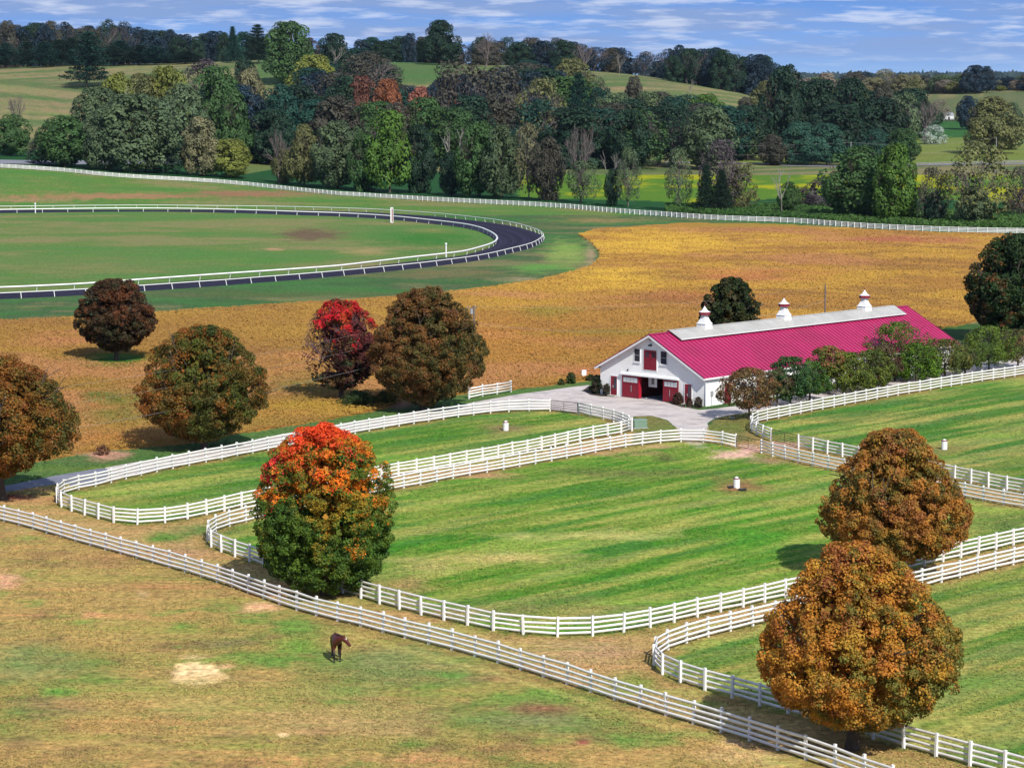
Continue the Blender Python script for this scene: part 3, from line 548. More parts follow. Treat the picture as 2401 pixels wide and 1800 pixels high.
# ------------------------------------------------------------------ barn
ax, ay = at0(1654, 953); TH_B = math.radians(45.8); BW, BL, HE, HR, OV, OE = 16.68, 51.6, 3.40, 7.93, 0.63, 0.35
barn = empty('barn', (ax, ay, 0), TH_B, 'long white stable barn with magenta metal roof and three white cupolas', 'barn')
# local axes: x along the ridge (away), y across towards the left eave, gable face at x = 0
def wall_poly(mb, x0, x1, outline, mat):
    n = len(outline); vs = [(x0, y, z) for y, z in outline]+[(x1, y, z) for y, z in outline]
    mb.add(vs, [tuple(range(n)), tuple(range(2*n-1, n-1, -1))]+[(i, n+i, n+(i+1) % n, (i+1) % n) for i in range(n)], mat)
gy = lambda y: HE+0.12+(HR-HE-0.20)*(1-abs(y-BW/2)/(BW/2))
OP0, OP1, OPH = 6.50, 10.36, 2.70
g = MB()
wall_poly(g, 0, 0.25, [(0, 0), (OP0, 0), (OP0, gy(OP0)), (0, gy(0))], M_wall)
wall_poly(g, 0, 0.25, [(OP1, 0), (BW, 0), (BW, gy(BW)), (OP1, gy(OP1))], M_wall)
wall_poly(g, 0, 0.25, [(OP0, OPH), (OP1, OPH), (OP1, gy(OP1)), (BW/2, gy(BW/2)), (OP0, gy(OP0))], M_wall)
g.put('gable_wall', barn)
w = MB(); wall_poly(w, BL-.25, BL, [(0, 0), (BW, 0), (BW, gy(BW)), (BW/2, gy(BW/2)), (0, gy(0))], M_wall); w.put('gable_wall', barn)
w = MB(); w.box(0.252, BL-.252, 0, .25, 0, HE+.05, M_wall); w.put('side_wall', barn)
w = MB(); w.box(0.252, BL-.252, BW-.25, BW, 0, HE+.05, M_wall); w.put('side_wall', barn)
w = MB(); w.box(0.27, BL-.26, 0.27, BW-.27, 0.02, 0.05, M_asphalt); w.put('barn_floor', barn)
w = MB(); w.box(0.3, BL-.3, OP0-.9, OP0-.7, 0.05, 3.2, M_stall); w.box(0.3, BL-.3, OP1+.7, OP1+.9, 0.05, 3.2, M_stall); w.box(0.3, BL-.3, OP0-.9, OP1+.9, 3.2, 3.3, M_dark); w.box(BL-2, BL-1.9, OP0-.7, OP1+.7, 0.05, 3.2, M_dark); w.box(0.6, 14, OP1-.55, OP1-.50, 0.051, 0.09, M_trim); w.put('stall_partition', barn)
# roof: two slabs with overhang
sl = (HR-HE)/(BW/2+OE)
def roof_slab(sgn):
    c = BW/2; e = -OE if sgn < 0 else BW+OE; t = 0.10
    r = MB(); r.hexa([(-OV, c, HR-t), (BL+OV, c, HR-t), (BL+OV, e, HE-t), (-OV, e, HE-t), (-OV, c, HR), (BL+OV, c, HR), (BL+OV, e, HE), (-OV, e, HE)], M_roof)
    if sgn > 0:
        r.f = [tuple(reversed(f)) for f in r.f]
    ro = r.put('roof', barn)
    s = MB(); n = 70; 
    for i in range(n+1):
        x = -OV+0.03+(BL+2*OV-0.09)*i/n
        s.hexa([(x, c, HR), (x+.045, c, HR), (x+.045, e, HE), (x, e, HE), (x, c, HR+.075), (x+.045, c, HR+.075), (x+.045, e, HE+.075), (x, e, HE+.075)], M_seam)
    s.put('roof_seam', ro)
roof_slab(-1); roof_slab(1)
s = MB(); s.box(-OV-.02, BL+OV+.02, BW/2-.16, BW/2+.16, HR+.01, HR+.10, M_roof); s.put('ridge_cap', barn)
for sgn in (-1, 1):      # white rake boards and gutters
    c = BW/2; e = -OE if sgn < 0 else BW+OE
    for x0, x1 in ((-OV-.06, -OV-.003), (BL+OV+.003, BL+OV+.06)):
        r = MB(); r.hexa([(x0, c, HR-.30), (x1, c, HR-.30), (x1, e, HE-.30), (x0, e, HE-.30), (x0, c, HR-.06), (x1, c, HR-.06), (x1, e, HE-.06), (x0, e, HE-.06)], M_trim); r.put('rake_board', barn)
        r = MB(); r.hexa([(x0, c, HR-.055), (x1, c, HR-.055), (x1, e, HE-.055), (x0, e, HE-.055), (x0, c, HR+.07), (x1, c, HR+.07), (x1, e, HE+.07), (x0, e, HE+.07)], M_seam); r.put('rake_flashing', barn)
    g0, g1 = (e-.14, e-.003) if sgn < 0 else (e+.003, e+.14)
    r = MB(); r.box(-OV, BL+OV, g0, g1, HE-.20, HE-.02, M_trim); r.put('gutter', barn)
r = MB(); r.box(-OV, BL+OV, -OE+.002, -.003, HE-.16, HE-.12, M_trim); r.box(-OV, BL+OV, BW+.003, BW+OE-.002, HE-.16, HE-.12, M_trim); r.put('soffit', barn)
r = MB(); r.tube((-.08, -.10, HE-.3), (-.08, -.10, 0.05), .05, .05, M_trim, 6); r.tube((-.08, -.10, HE-.3), (-.3, -OE-.05, HE-.2), .05, .05, M_trim, 6); r.put('downspout', barn)
# grey raised ridge panels
def ridge_x(px, z):
    u = np.array([math.cos(TH_B), math.sin(TH_B)]); gv = np.array([-math.sin(TH_B), math.cos(TH_B)]); lo, hi_ = 0.0, BL
    for _ in range(40):
        m = (lo+hi_)/2; p = np.array([ax, ay])+u*m+gv*BW/2
        if project(p[0], p[1], z)[0] < px: lo = m
        else: hi_ = m
    return lo
x0 = ridge_x(1568, HR+.35); x1 = ridge_x(2096, HR+.35); c = BW/2; hw = 2.0; t = 0.05
r = MB(); npan = 26
for i in range(npan):
    a = x0+(x1-x0)*i/npan; b = x0+(x1-x0)*(i+1)/npan-.02
    for sg in (-1, 1):
        e = c+sg*hw; zt = HR+.34; ze = zt-sl*hw*0.96
        vs = [(a, c, zt-t), (b, c, zt-t), (b, e, ze-t), (a, e, ze-t), (a, c, zt), (b, c, zt), (b, e, ze), (a, e, ze)]
        r.hexa(vs, M_cap)
r.put('ridge_vent_roof', barn)
r = MB(); r.box(x0+.3, x1-.3, c-hw+.5, c-hw+.55, HR-sl*1.5, HR+.29-sl*(hw-.5)-.05, M_trim); r.box(x0+.3, x1-.3, c-.2, c+.2, HR+.1, HR+.26, M_dark); r.box(x0, x1, c-hw-.03, c-hw-.003, HR+.34-sl*hw*.96-.09, HR+.34-sl*hw*.96+.01, M_trim); r.put('vent_fascia', barn)
for k, px in enumerate((1652, 1838, 2027)):
    cx_ = ridge_x(px, HR+1.5); cu = empty('cupola', (cx_, c, HR), 0); cu.parent = barn; cu.scale = (0.92, 0.92, 0.95)
    R4 = dict(n=4, rot=math.pi/4)
    MB().lathe([(1.12, -0.45), (1.02, 0.62), (0.98, 0.64)], M_trim, **R4).put('cupola_base', cu)
    MB().lathe([(1.12, 0.645), (1.12, 0.70), (1.00, 0.72), (0.84, 0.92), (0.64, 1.22), (0.50, 1.52), (0.46, 1.80), (0.50, 1.86)], M_trim, **R4).put('cupola_neck', cu)
    MB().lathe([(0.70, 1.80), (0.78, 1.82), (0.78, 2.16), (0.74, 2.165)], M_maroon, 8).put('cupola_band', cu)
    MB().lathe([(0.79, 2.167), (0.74, 2.20), (0.46, 2.32), (0.30, 2.52), (0.12, 2.76), (0.04, 2.92)], M_trim, 8).put('cupola_roof', cu)
    MB().lathe([(0.03, 2.9), (0.03, 3.03), (0.08, 3.08), (0.08, 3.14), (0.02, 3.22)], M_maroon, 8).put('finial', cu)
# gable openings (proud of the wall by a few mm outward = negative x)
def panel(name, y0, y1, z0, z1, xo, th, mat, parent=barn): return MB().box(-xo-th, -xo, y0, y1, z0, z1, mat).put(name, parent)
def frame(y0, y1, z0, z1, wd, mat, parent, xo=0.003, th=0.06):
    f = MB(); f.box(-xo-th, -xo, y0-wd, y0, z0-wd, z1+wd, mat); f.box(-xo-th, -xo, y1, y1+wd, z0-wd, z1+wd, mat); f.box(-xo-th, -xo, y0, y1, z1, z1+wd, mat)
    if z0 > 0.5: f.box(-xo-th, -xo, y0, y1, z0-wd, z0, mat)
    return f.put('frame', parent)
def sliding(y0, y1, handle):
    d = panel('sliding_door', y0, y1, 0.06, 2.66, 0.06, 0.07, M_red)
    f = MB(); f.box(-.16, -.133, y0, y1, 2.56, 2.66, M_red); f.box(-.16, -.133, y0, y0+.14, .06, 2.56, M_red); f.box(-.16, -.133, y1-.14, y1, .06, 2.56, M_red); f.box(-.16, -.133, y0+.14, y1-.14, 1.72, 1.84, M_red); f.put('door_frame', d)
    p = MB(); n = 4; a = (y1-y0-.36)/n
    for i in range(n):
        for j in range(2): p.box(-.145, -.134, y0+.2+a*i, y0+.2+a*(i+1)-.05, 1.90+.31*j, 2.17+.31*j, M_pane)
    p.put('window_pane', d)
    MB().box(-.20, -.16, handle-.03, handle+.03, .75, 1.55, M_grey).put('handle', d)
sliding(10.36, 13.0, 11.5); sliding(4.1, 6.47, 5.4)
MB().box(-.13, .35, OP1-.05, OP1-.004, 0.05, 2.66, M_redb).put('door_jamb', barn)
MB().hexa([(-.34, 4.1, 2.78), (-.003, 4.1, 2.78), (-.003, 13.25, 2.78), (-.34, 13.25, 2.78), (-.30, 4.1, 2.98), (-.003, 4.1, 3.08), (-.003, 13.25, 3.08), (-.30, 13.25, 2.98)], M_trim).put('door_track_cover', barn)
for y0, y1 in ((13.92, 14.92), (2.12, 3.16)):
    d = panel('side_door', y0, y1, 0.12, 2.42, 0.003, 0.05, M_red); frame(y0, y1, 0.12, 2.42, 0.10, M_trim, d)
    MB().box(-.075, -.056, y0+.10, y0+.50, 0.9, 2.25, M_glass).put('door_window', d)
    MB().box(-.13, -.057, y0+.58, y0+.64, 1.0, 1.3, M_grey).put('handle', d)
    MB().box(-.6, -.004, y0-.1, y1+.1, 0.0, 0.11, M_gravel).put('step', d)
d = panel('loft_door', 7.6, 9.62, 3.62, 6.02, 0.003, 0.05, M_red); frame(7.6, 9.62, 3.62, 6.02, 0.09, M_trim, d)
f = MB()
for a, b in ((7.6, 8.58), (8.64, 9.62)):
    f.box(-.075, -.055, a, a+.12, 3.62, 6.02, M_red); f.box(-.075, -.055, b-.12, b, 3.62, 6.02, M_red); f.box(-.075, -.055, a+.12, b-.12, 5.84, 6.02, M_red); f.box(-.075, -.055, a+.12, b-.12, 4.98, 5.12, M_red); f.box(-.075, -.055, a+.12, b-.12, 3.62, 3.82, M_red)
f.put('door_frame', d)
f = MB()
for a in (7.78, 8.82):
    for i in range(2):
        for j in range(2): f.box(-.066, -.057, a+.31*i, a+.31*i+.26, 5.16+.34*j, 5.44+.34*j, M_glass)
f.put('window_pane', d)
for y0, y1 in ((10.25, 11.15), (6.0, 6.95)):
    wn = panel('window', y0, y1, 4.50, 6.02, 0.003, 0.02, M_glass); frame(y0, y1, 4.50, 6.02, 0.08, M_trim, wn)
    MB().box(-.06, -.025, y0, y1, 5.22, 5.28, M_grey).put('window_bar', wn)
    MB().box(-.14, -.066, y0-.12, y1+.12, 4.34, 4.41, M_trim).put('sill', wn)
lm = MB().box(-.35, -.003, 8.35, 8.72, 6.52, 6.70, M_black); lm.box(-.34, -.1, 8.40, 8.67, 6.47, 6.519, M_pane); lm.put('wall_lamp', barn)
MB().lathe([(0.03, 0), (.14, .05), (.16, .14), (.05, .24)], M_trim, 10, c=(-.2, 8.65, 7.02)).put('wall_lamp', barn)
MB().box(-.10, -.003, 12.1, 12.25, 3.25, 3.45, M_black).put('camera_box', barn)
MB().box(.35, .40, -.003-.1, -.003, 0, .1, M_grey)
MB().box(.9, 1.3, -.16, -.003, 1.2, 1.75, M_grey).put('meter_box', barn)
MB().tube((1.1, -.06, 1.2), (1.1, -.06, 0), .03, .03, M_grey, 6).put('conduit', barn)
# sign board inside the aisle with its dark emblem
sb = MB().box(1.5, 1.54, 8.85, 10.2, 1.35, 2.60, M_trim).put('sign_board', barn)
em = MB()
for cy_, cz in ((9.36, 2.30), (9.62, 2.30), (9.36, 2.02), (9.62, 2.02), (9.49, 2.16), (9.36, 1.74), (9.62, 1.74)): em.lathe([(0.11, 0), (0.11, 0.012)], M_black, 10)
em.v = []; em.f = []; em.m = []
for cy_, cz in ((9.38, 2.32), (9.60, 2.32), (9.38, 2.06), (9.60, 2.06), (9.38, 1.80), (9.60, 1.80)):
    em.add([(1.490, cy_+.12*math.cos(t*math.pi/5), cz+.12*math.sin(t*math.pi/5)) for t in range(10)], [tuple(range(10))], M_black)
em.put('emblem', sb)
# side wall doors (mostly behind the small trees)
for i in range(8):
    x = 3.4+i*6.1; d = MB().box(x, x+1.25, -.06, -.003, 0.05, 2.35, M_red).put('stall_door', barn)
    MB().box(x-.1, x, -.07, -.003, 0.05, 2.45, M_trim).box(x+1.25, x+1.35, -.07, -.003, 0.05, 2.45, M_trim).box(x, x+1.25, -.07, -.003, 2.352, 2.45, M_trim).put('frame', d)
    if i < 7: wn = MB().box(x+3.2, x+4.2, -.02, -.003, 1.3, 2.3, M_glass).put('window', barn)

# ------------------------------------------------------------------ small things
def waterer(px, py, label):
    x, y = at0(px, py); E = empty('waterer', (x, y, 0), 0, label, 'waterer', 'round waterers in the paddocks')
    MB().lathe([(.29, -.05), (.31, .05), (.31, .86), (.29, .90)], M_trim, 20).put('body', E, smooth=False)
    MB().lathe([(.33, .90), (.34, .93), (.33, .98)], M_maroon, 20).put('rim', E)
    MB().lathe([(.20, .98), (.12, 1.06), (.04, 1.10)], M_trim, 14).put('lid', E)
waterer(1186, 1009, 'white waterer with a brown rim in the small paddock below the gravel drive')
waterer(1727, 1144, 'white waterer with a brown rim in the big middle paddock, black tub at its foot')
waterer(2214, 1053.5, 'white waterer with a brown rim alone in the upper right paddock')
for (px, py, r, lb) in ((1741, 1150, .42, 'black rubber feed tub lying flat right of the middle paddock waterer'), (1712, 1144, .33, 'dark green low tub left of the middle paddock waterer')):
    x, y = at0(px, py); o = MB().lathe([(r*.8, 0), (r, .16), (r*.96, .17), (r*.75, .04)], M_black, 16).put('feed_tub', None, (x, y, .01)); tag(o, lb, 'feed tub')
x, y = at0(1498, 1003); E = empty('utility_box', (x, y, 0), math.radians(20), 'green metal utility box on the grass between the paddock corners', 'utility box')
MB().box(-.85, .85, -.65, .65, -.05, .10, M_grey).put('pad', E); MB().box(-.75, .75, -.55, .55, .10, .88, M_box).put('cabinet', E)
MB().hexa([(-.79, -.59, .88), (.79, -.59, .88), (.79, .59, .88), (-.79, .59, .88), (-.74, -.54, .98), (.74, -.54, .98), (.74, .54, .98), (-.74, .54, .98)], M_box).put('lid', E)
MB().box(.72-1.1, .76-1.1, -.575, -.551, .4, .6, M_grey).put('handle', E)
x, y = at0(1369, 887); E = empty('sign_box', (x, y, 0), 0.2, 'white box on a short post at the field edge left of the barn', 'box on post')
MB().box(-.06, .06, -.05, .05, -.1, .35, M_trim).put('post', E); MB().box(-.30, .30, -.14, .14, .35, 1.10, M_trim).put('box', E)
for (px, py, s, lb) in ((1716, 981, 1.0, 'small white stones on the grass under the brown-green tree at the barn corner'),):
    x, y = at0(px, py); E = empty('white_stones', (x, y, 0), 0, lb, 'stones')
    for dx, r in ((-.22, .10), (0, .13), (.24, .11)): MB().lathe([(r*.5, 0), (r, r*.5), (r*.9, r*1.1), (r*.3, r*1.5)], M_trim, 8).put('stone', E, (dx, 0, 0))
# racetrack marker poles
M_stripe = plain('pole_red', (0.22, 0.02, 0.03), 0.5, 0.15, 3.0)
x, y = at0(919, 522); E = empty('track_marker', (x, y, 0), 0, 'tall white square marker post with a dark red stripe inside the track bend', 'marker post')
MB().box(-.38, .38, -.38, .38, -.1, 4.0, M_trim).put('post', E); MB().box(-.05, .24, -.386, -.383, .2, 3.75, M_stripe).put('stripe', E); MB().box(-.42, .42, -.42, .42, 4.0, 4.1, M_trim).put('cap', E)
for (px, py, h, lb) in ((1046, 603, 3.0, 'slim white pole with a round knob at the near inside rail of the track'), (83, 500, 2.9, 'slim white pole with a knob on the far straight of the track')):
    x, y = at0(px, py); E = empty('track_pole', (x, y, 0), 0, lb, 'marker pole')
    MB().tube((0, 0, -.1), (0, 0, h-.4), .15, .15, M_trim, 10).put('pole', E); MB().lathe([(.05, h-.4), (.24, h-.25), (.26, h-.1), (.14, h+.08), (.03, h+.12)], M_trim, 10).put('knob', E)
# utility poles and wires
def upole(px, Z, topy, label, r=0.16, arm=True, trans=False, group='utility poles', mat=M_pole):
    p = atZ(px, Z); lo, hi_ = 1.0, 60.0
    for _ in range(40):
        m = (lo+hi_)/2
        if project(p[0], p[1], p[2]+m)[1] > topy: lo = m
        else: hi_ = m
    h = lo; E = empty('utility_pole', p, 0, label, 'utility pole', group)
    MB().tube((0, 0, -.3), (0, 0, h), r, r*.72, mat, 10).put('pole', E)
    if arm: MB().box(-.9, .35, -.06, .06, h-.42, h-.30, mat).put('crossarm', E)
    if trans:
        for k, z in ((-.8, h-.28), (.2, h-.28)): MB().tube((k, 0, z), (k, 0, z+.22), .05, .03, M_grey, 6).put('insulator', E)
        MB().lathe([(.16, 0), (.2, .03), (.2, .62), (.15, .68)], M_grey, 10, c=(-.32, 0, h-1.15)).put('transformer', E)
    return p, h
p1, h1 = upole(1111, 322, 716, 'grey utility pole with a transformer behind the large brown maple', trans=True)
p2, h2 = upole(1938, 372, 668, 'bare wooden utility pole rising behind the barn roof', arm=False, trans=False)
def wire(a, b, sag, label, r=0.009, n=24, group='overhead wires'):
    a = Vector(a); b = Vector(b); P = [a.lerp(b, i/n)-Vector((0, 0, 4*sag*(i/n)*(1-i/n))) for i in range(n+1)]
    m = MB()
    for i in range(n): m.tube(P[i], P[i+1], r, r, M_wire, 5, cap=False)
    return tag(m.put('overhead_wire'), label, 'wire', group)
T1p = (p1[0]-.1, p1[1], h1-.1); T2p = (p2[0], p2[1], h2-.1)
pl = ray(-300, 968); tl = 205/pl[1]; Lp = (pl[0]*tl, 205, CAMH+pl[2]*tl)
wire(T1p, T2p, 1.3, 'overhead wire from the brown maple pole to the pole behind the barn, the upper one')
wire((p1[0], p1[1], h1-2.3), (p2[0], p2[1], h2-2.4), 2.6, 'overhead wire sagging low over the crop field to the barn, the lower one', 0.013)
wire(T1p, Lp, 1.1, 'topmost overhead wire running left across the crop field')
wire((p1[0], p1[1], h1-1.9), (Lp[0], Lp[1]-.3, Lp[2]-1.5), 1.2, 'middle overhead wire running left across the crop field')
wire((p1[0], p1[1], h1-4.3), (Lp[0], Lp[1]-.5, Lp[2]-3.9), 1.2, 'dark lowest overhead wire running left across the crop field', 0.013)

# ------------------------------------------------------------------ vegetation builders
def quads(P, Nn, size, C, asp=1.0, seed=0):
    """leaf clumps: one bent diamond of four vertices each"""
    r = np.random.default_rng(seed); n = len(P); t = r.normal(size=(n, 3)); t -= (t*Nn).sum(1)[:, None]*Nn; t /= np.linalg.norm(t, axis=1)[:, None]+1e-9; b = np.cross(Nn, t)
    s = np.asarray(size).reshape(-1, 1)*r.uniform(0.7, 1.3, (n, 1)); j = lambda: r.uniform(0.75, 1.25, (n, 1))
    V = np.stack([P+t*s*0.5*j(), P+b*s*0.5*asp*j()+Nn*s*0.12, P-t*s*0.5*j(), P-b*s*0.5*asp*j()+Nn*s*0.12], 1).reshape(-1, 3)
    return V, np.arange(4*n).reshape(-1, 4), np.repeat(C, 4, axis=0)
def unit(v): return v/(np.linalg.norm(v, axis=1)[:, None]+1e-9)
def branches(start, direction, length, radius, depth, r, spread=0.6, nchild=(2, 4), curve=0.25, shrink=0.68, up=0.15, segs=3, out=None):
    """recursive limbs, returned as tapered segments (p0, p1, r0, r1)"""
    if out is None: out = []
    p = np.array(start, float); d = np.array(direction, float); d /= np.linalg.norm(d); l = length/segs
    pts = [p.copy()]
    for k in range(segs):
        d = d+r.normal(size=3)*curve*0.4+np.array([0, 0, up*0.3]); d /= np.linalg.norm(d); q = p+d*l
        out.append((p.copy(), q.copy(), radius*(1-0.35*k/segs), radius*(1-0.35*(k+1)/segs))); p = q; pts.append(p.copy())
    if depth > 0:
        for _ in range(r.integers(nchild[0], nchild[1]+1)):
            a = r.normal(size=3); a -= a.dot(d)*d; a /= np.linalg.norm(a); nd = d+a*spread*r.uniform(0.6, 1.3)+np.array([0, 0, up])
            s = pts[-1] if r.random() < 0.6 else pts[r.integers(1, len(pts))]
            branches(s, nd, length*shrink*r.uniform(0.8, 1.15), radius*0.60, depth-1, r, spread, nchild, curve, shrink, up, segs, out)
    return out
def segmesh(name, segs, mat, n=4):
    A = np.array([s[0] for s in segs]); B = np.array([s[1] for s in segs]); ra = np.array([s[2] for s in segs])[:, None]; rb = np.array([s[3] for s in segs])[:, None]
    d = unit(B-A); a = np.cross(d, np.array([0.31, 0.17, 0.93])); a = unit(a); b = np.cross(d, a); V = np.empty((len(segs), 2*n, 3))
    for k in range(n):
        t = 2*math.pi*k/n; o = a*math.cos(t)+b*math.sin(t); V[:, k] = A+o*ra; V[:, n+k] = B+o*rb
    i = np.arange(len(segs))[:, None]*2*n; F = np.vstack([np.concatenate([i+k, i+(k+1) % n, i+n+(k+1) % n, i+n+k], 1) for k in range(n)])
    return mesh_np(name, V.reshape(-1, 3), F, mat, smooth=True)
def trunk_segs(h, r0, r1, lean=(0, 0), k=5):
    P = [np.array([lean[0]*t+0.05*math.sin(7*t), lean[1]*t, h*t]) for t in np.linspace(0, 1, k+1)]; P[0][2] = -0.3
    R = [r0*(1.35 if i == 0 else 1)*(1-t)+r1*t for i, t in enumerate(np.linspace(0, 1, k+1))]
    return [(P[i], P[i+1], R[i], R[i+1]) for i in range(k)]

def crown(prof, zb, zt, rx, ry, npuff, nleaf, leaf, colf, seed, puff=0.16, lump=0.13, inner=0.25, shell=0.55, rough=0.55, core=0.06):
    """foliage: leaf clumps on the outside of many puffs set on an uneven envelope prof(t)"""
    r = np.random.default_rng(seed); H = zt-zb
    k = np.arange(npuff)+0.5; z = np.interp(k/npuff, np.linspace(0, 1, 60), np.interp(np.linspace(0, 1, 60), *_cdf(prof)))
    th = k*2.39996+r.normal(size=npuff)*0.35; R = np.array([prof(t) for t in z])
    off = 1+lump*(2*fbm(np.c_[np.cos(th)*1.6, np.sin(th)*1.6, z*3.2]+seed, seed, 3)-1)*1.6
    off *= r.uniform(0.86, 1.04, npuff); nin = int(npuff*inner); off[r.permutation(npuff)[:nin]] *= r.uniform(0.45, 0.8, nin)
    off = np.where(off > 1.12, 1.12, off); tp = (z > 0.60) & (r.random(npuff) < 0.50); fr = np.where(tp, np.sqrt(r.uniform(0.01, 0.95, npuff)), 1.0); off = off*fr; z = np.where(tp, np.clip(z+(1-z)*(1-fr**2)*0.75, 0, 0.95), z); C = np.c_[np.cos(th)*R*rx*off, np.sin(th)*R*ry*off, zb+H*z]; pr = puff*(rx+ry)/2*r.uniform(0.65, 1.35, npuff)
    C[:, 2] = np.clip(C[:, 2], zb+pr*0.4, zt-pr*0.55); C[:, :2] *= np.clip(1-pr/((rx+ry)/2)*0.75, 0.3, 1)[:, None]
    wgt = pr**2; idx = r.choice(npuff, nleaf, p=wgt/wgt.sum())
    outw = unit(C-np.array([0, 0, zb+H*0.45])); d = unit(r.normal(size=(nleaf, 3))+outw[idx]*0.9+np.array([0, 0, 0.25]))
    rad = pr[idx][:, None]*(1-shell*r.random((nleaf, 1))**2.2); P = C[idx]+d*rad*np.array([1.05, 1.05, 0.85])
    Nn = unit(d*0.9+r.normal(size=(nleaf, 3))*rough+np.array([0, 0, 0.35]))
    q = np.c_[P[:, 0]/rx, P[:, 1]/ry, (P[:, 2]-zb)/H]; col = colf(q, P, r)
    col = col*(0.78+0.44*r.random((nleaf, 1)))*(0.85+0.3*r.random((npuff, 1)))[idx]
    sz = np.full(nleaf, leaf)
    if core:     # larger inner sprays that close the middle of the crown
        m = int(nleaf*core); zc = r.uniform(0.10, 0.90, m); tc_ = r.uniform(0, 6.283, m); rc = np.array([prof(t) for t in zc])*np.sqrt(r.random(m))*0.74
        Pc = np.c_[np.cos(tc_)*rc*rx, np.sin(tc_)*rc*ry, zb+H*zc]; qc = np.c_[Pc[:, 0]/rx, Pc[:, 1]/ry, zc]
        P = np.vstack([P, Pc]); Nn = np.vstack([Nn, unit(r.normal(size=(m, 3))+np.array([0, -0.3, 0.3]))]); col = np.vstack([col, colf(qc, Pc, r)*(0.8+0.3*r.random((m, 1)))]); sz = np.r_[sz, np.full(m, leaf*3.2)]
    return quads(P, Nn, sz, col, 0.85, seed)
def _cdf(prof):
    t = np.linspace(0, 1, 60); w = np.array([prof(x) for x in t])+0.12; c = np.cumsum(w); return (c-c[0])/(c[-1]-c[0]), t
P_OVAL = lambda t: max(0.0, math.sin(math.pi*min(1, max(0, t))**0.80))**0.55
P_EGG = lambda t: max(0.02, math.sin(math.pi*min(1, max(0, t))**0.66))**0.62
P_DOME = lambda t: max(0.02, (1-t**2.6))**0.55*min(1, 0.55+t*3)
P_CONE = lambda t: max(0.03, (1-t))**0.75*min(1, 0.5+t*5)
P_BELL = lambda t: max(0.02, math.sin(math.pi*min(1, max(0, t))**0.52))**0.75

def PR(a, b0, b1): return lambda t: max(0.02, math.sin(math.pi*min(1, max(0, t))**a))**(b0+(b1-b0)*t)
def big_tree(name, px, basey, topy, boty, wpx, label, prof, colf, seed, nleaf=42000, leaf=0.23, npuff=300, puff=0.15, lump=0.12, group=None, Z=None, core=0.05, trunkr=0.34, dark=False, twig=None, ypos=None, cxoff=0.0, inner=0.25, cat='tree', lean=0, mat=M_bark):
    p = at(px, basey) if Z is None else atZ(px, Z)
    sc = FPX/(p[1]*CP+(CAMH-p[2]-4)*SP); rx = wpx/2/sc
    def z_for(yy, yw):     # height above the base seen at image row yy at depth offset yw
        lo, hi_ = -1.0, 60.0
        for _ in range(40):
            m = (lo+hi_)/2
            if project(p[0], p[1]+yw, p[2]+m)[1] > yy: lo = m
            else: hi_ = m
        return lo
    zt = z_for(topy, 0); zb = max(0.4, z_for(boty, -rx*0.22)+0.15)
    E = empty(name, p, 0, label, cat, group)
    r = np.random.default_rng(seed); segs = trunk_segs(zt*0.42, trunkr, trunkr*0.55, (cxoff*0.5, 0))
    for k in range(9):
        t = r.uniform(0.5, 1.0); a = 2*math.pi*k/9+r.normal()*0.3; s = np.array([cxoff*0.5*t, 0, zt*0.42*t])
        branches(s, (math.cos(a), math.sin(a), r.uniform(0.5, 1.3)), rx*0.62, trunkr*0.36, 2, r, 0.55, (2, 3), 0.2, 0.62, 0.12, 3, segs)
    put('trunk', segmesh('trunk', segs, mat, 7), E)
    V, F, C = crown(prof, zb, zt, rx, rx*0.98, npuff, nleaf, leaf, colf, seed, puff, lump, inner, core=core)
    V[:, 0] += cxoff; put('crown', mesh_np('crown', V, F, M_leaf, C), E)
    return E, p, rx, zb, zt

def blend(ws, cs):
    ws = np.clip(np.stack(ws, 1), 0, None); ws /= ws.sum(1)[:, None]+1e-9; return ws@np.array(cs)
GREEN = (0.055, 0.115, 0.018); DKGREEN = (0.030, 0.062, 0.016); OLIVE = (0.115, 0.115, 0.025); ORANGE = (0.42, 0.150, 0.020); RUST = (0.26, 0.085, 0.020); RED = (0.50, 0.030, 0.022); MAROON = (0.085, 0.040, 0.022); YEL = (0.40, 0.25, 0.03)
def mixer(spec, scale=0.55, seed=1, sharp=5.0):
    """colour per leaf from patches: spec = [(rgb, weight(q))]"""
    def f(q, P, r):
        ws = []
        for k, (c, wf) in enumerate(spec):
            nz = fbm(P*scale+k*31.7, seed+k*3, 3, 0.6)+0.35*(vnoise(P*2.1+k*11, seed+k)-0.5)
            ws.append(np.clip((wf(q)+(nz-0.5)*2.2+r.normal(size=len(q))*0.16), 0.0, None)**sharp)
        return blend(ws, [s[0] for s in spec])
    return f
cw = lambda v: (lambda q: np.full(len(q), v))
big_tree('maple_tree', 762, 1395, 996, 1388, 316, 'maple with scarlet and orange top and green sides between two white fences', (lambda t: max(0.02, 1-abs(2*min(1, max(0, t))-0.94)**3.0)**0.55),
    mixer([((0.80, 0.085, 0.020), lambda q: -0.12+2.5*(q[:, 2]-0.72)+0.40*(1-1.2*abs(q[:, 0]))), ((0.82, 0.24, 0.02), lambda q: 0.10+1.1*(q[:, 2]-0.66)+0.2*(1-1.3*abs(q[:, 0]))), ((0.78, 0.05, 0.06), lambda q: -0.30+1.5*(q[:, 2]-0.74)-0.35*q[:, 0]), ((0.36, 0.24, 0.025), lambda q: 0.26-0.8*abs(q[:, 2]-0.58)+0.1*q[:, 0]), ((0.095, 0.17, 0.020), lambda q: 0.84-0.80*q[:, 2]), ((0.055, 0.12, 0.02), lambda q: 0.80-1.05*q[:, 2])], 0.42, 3, 5.0), 61, 105000, 0.145, 760, 0.095, 0.09, inner=0.2)
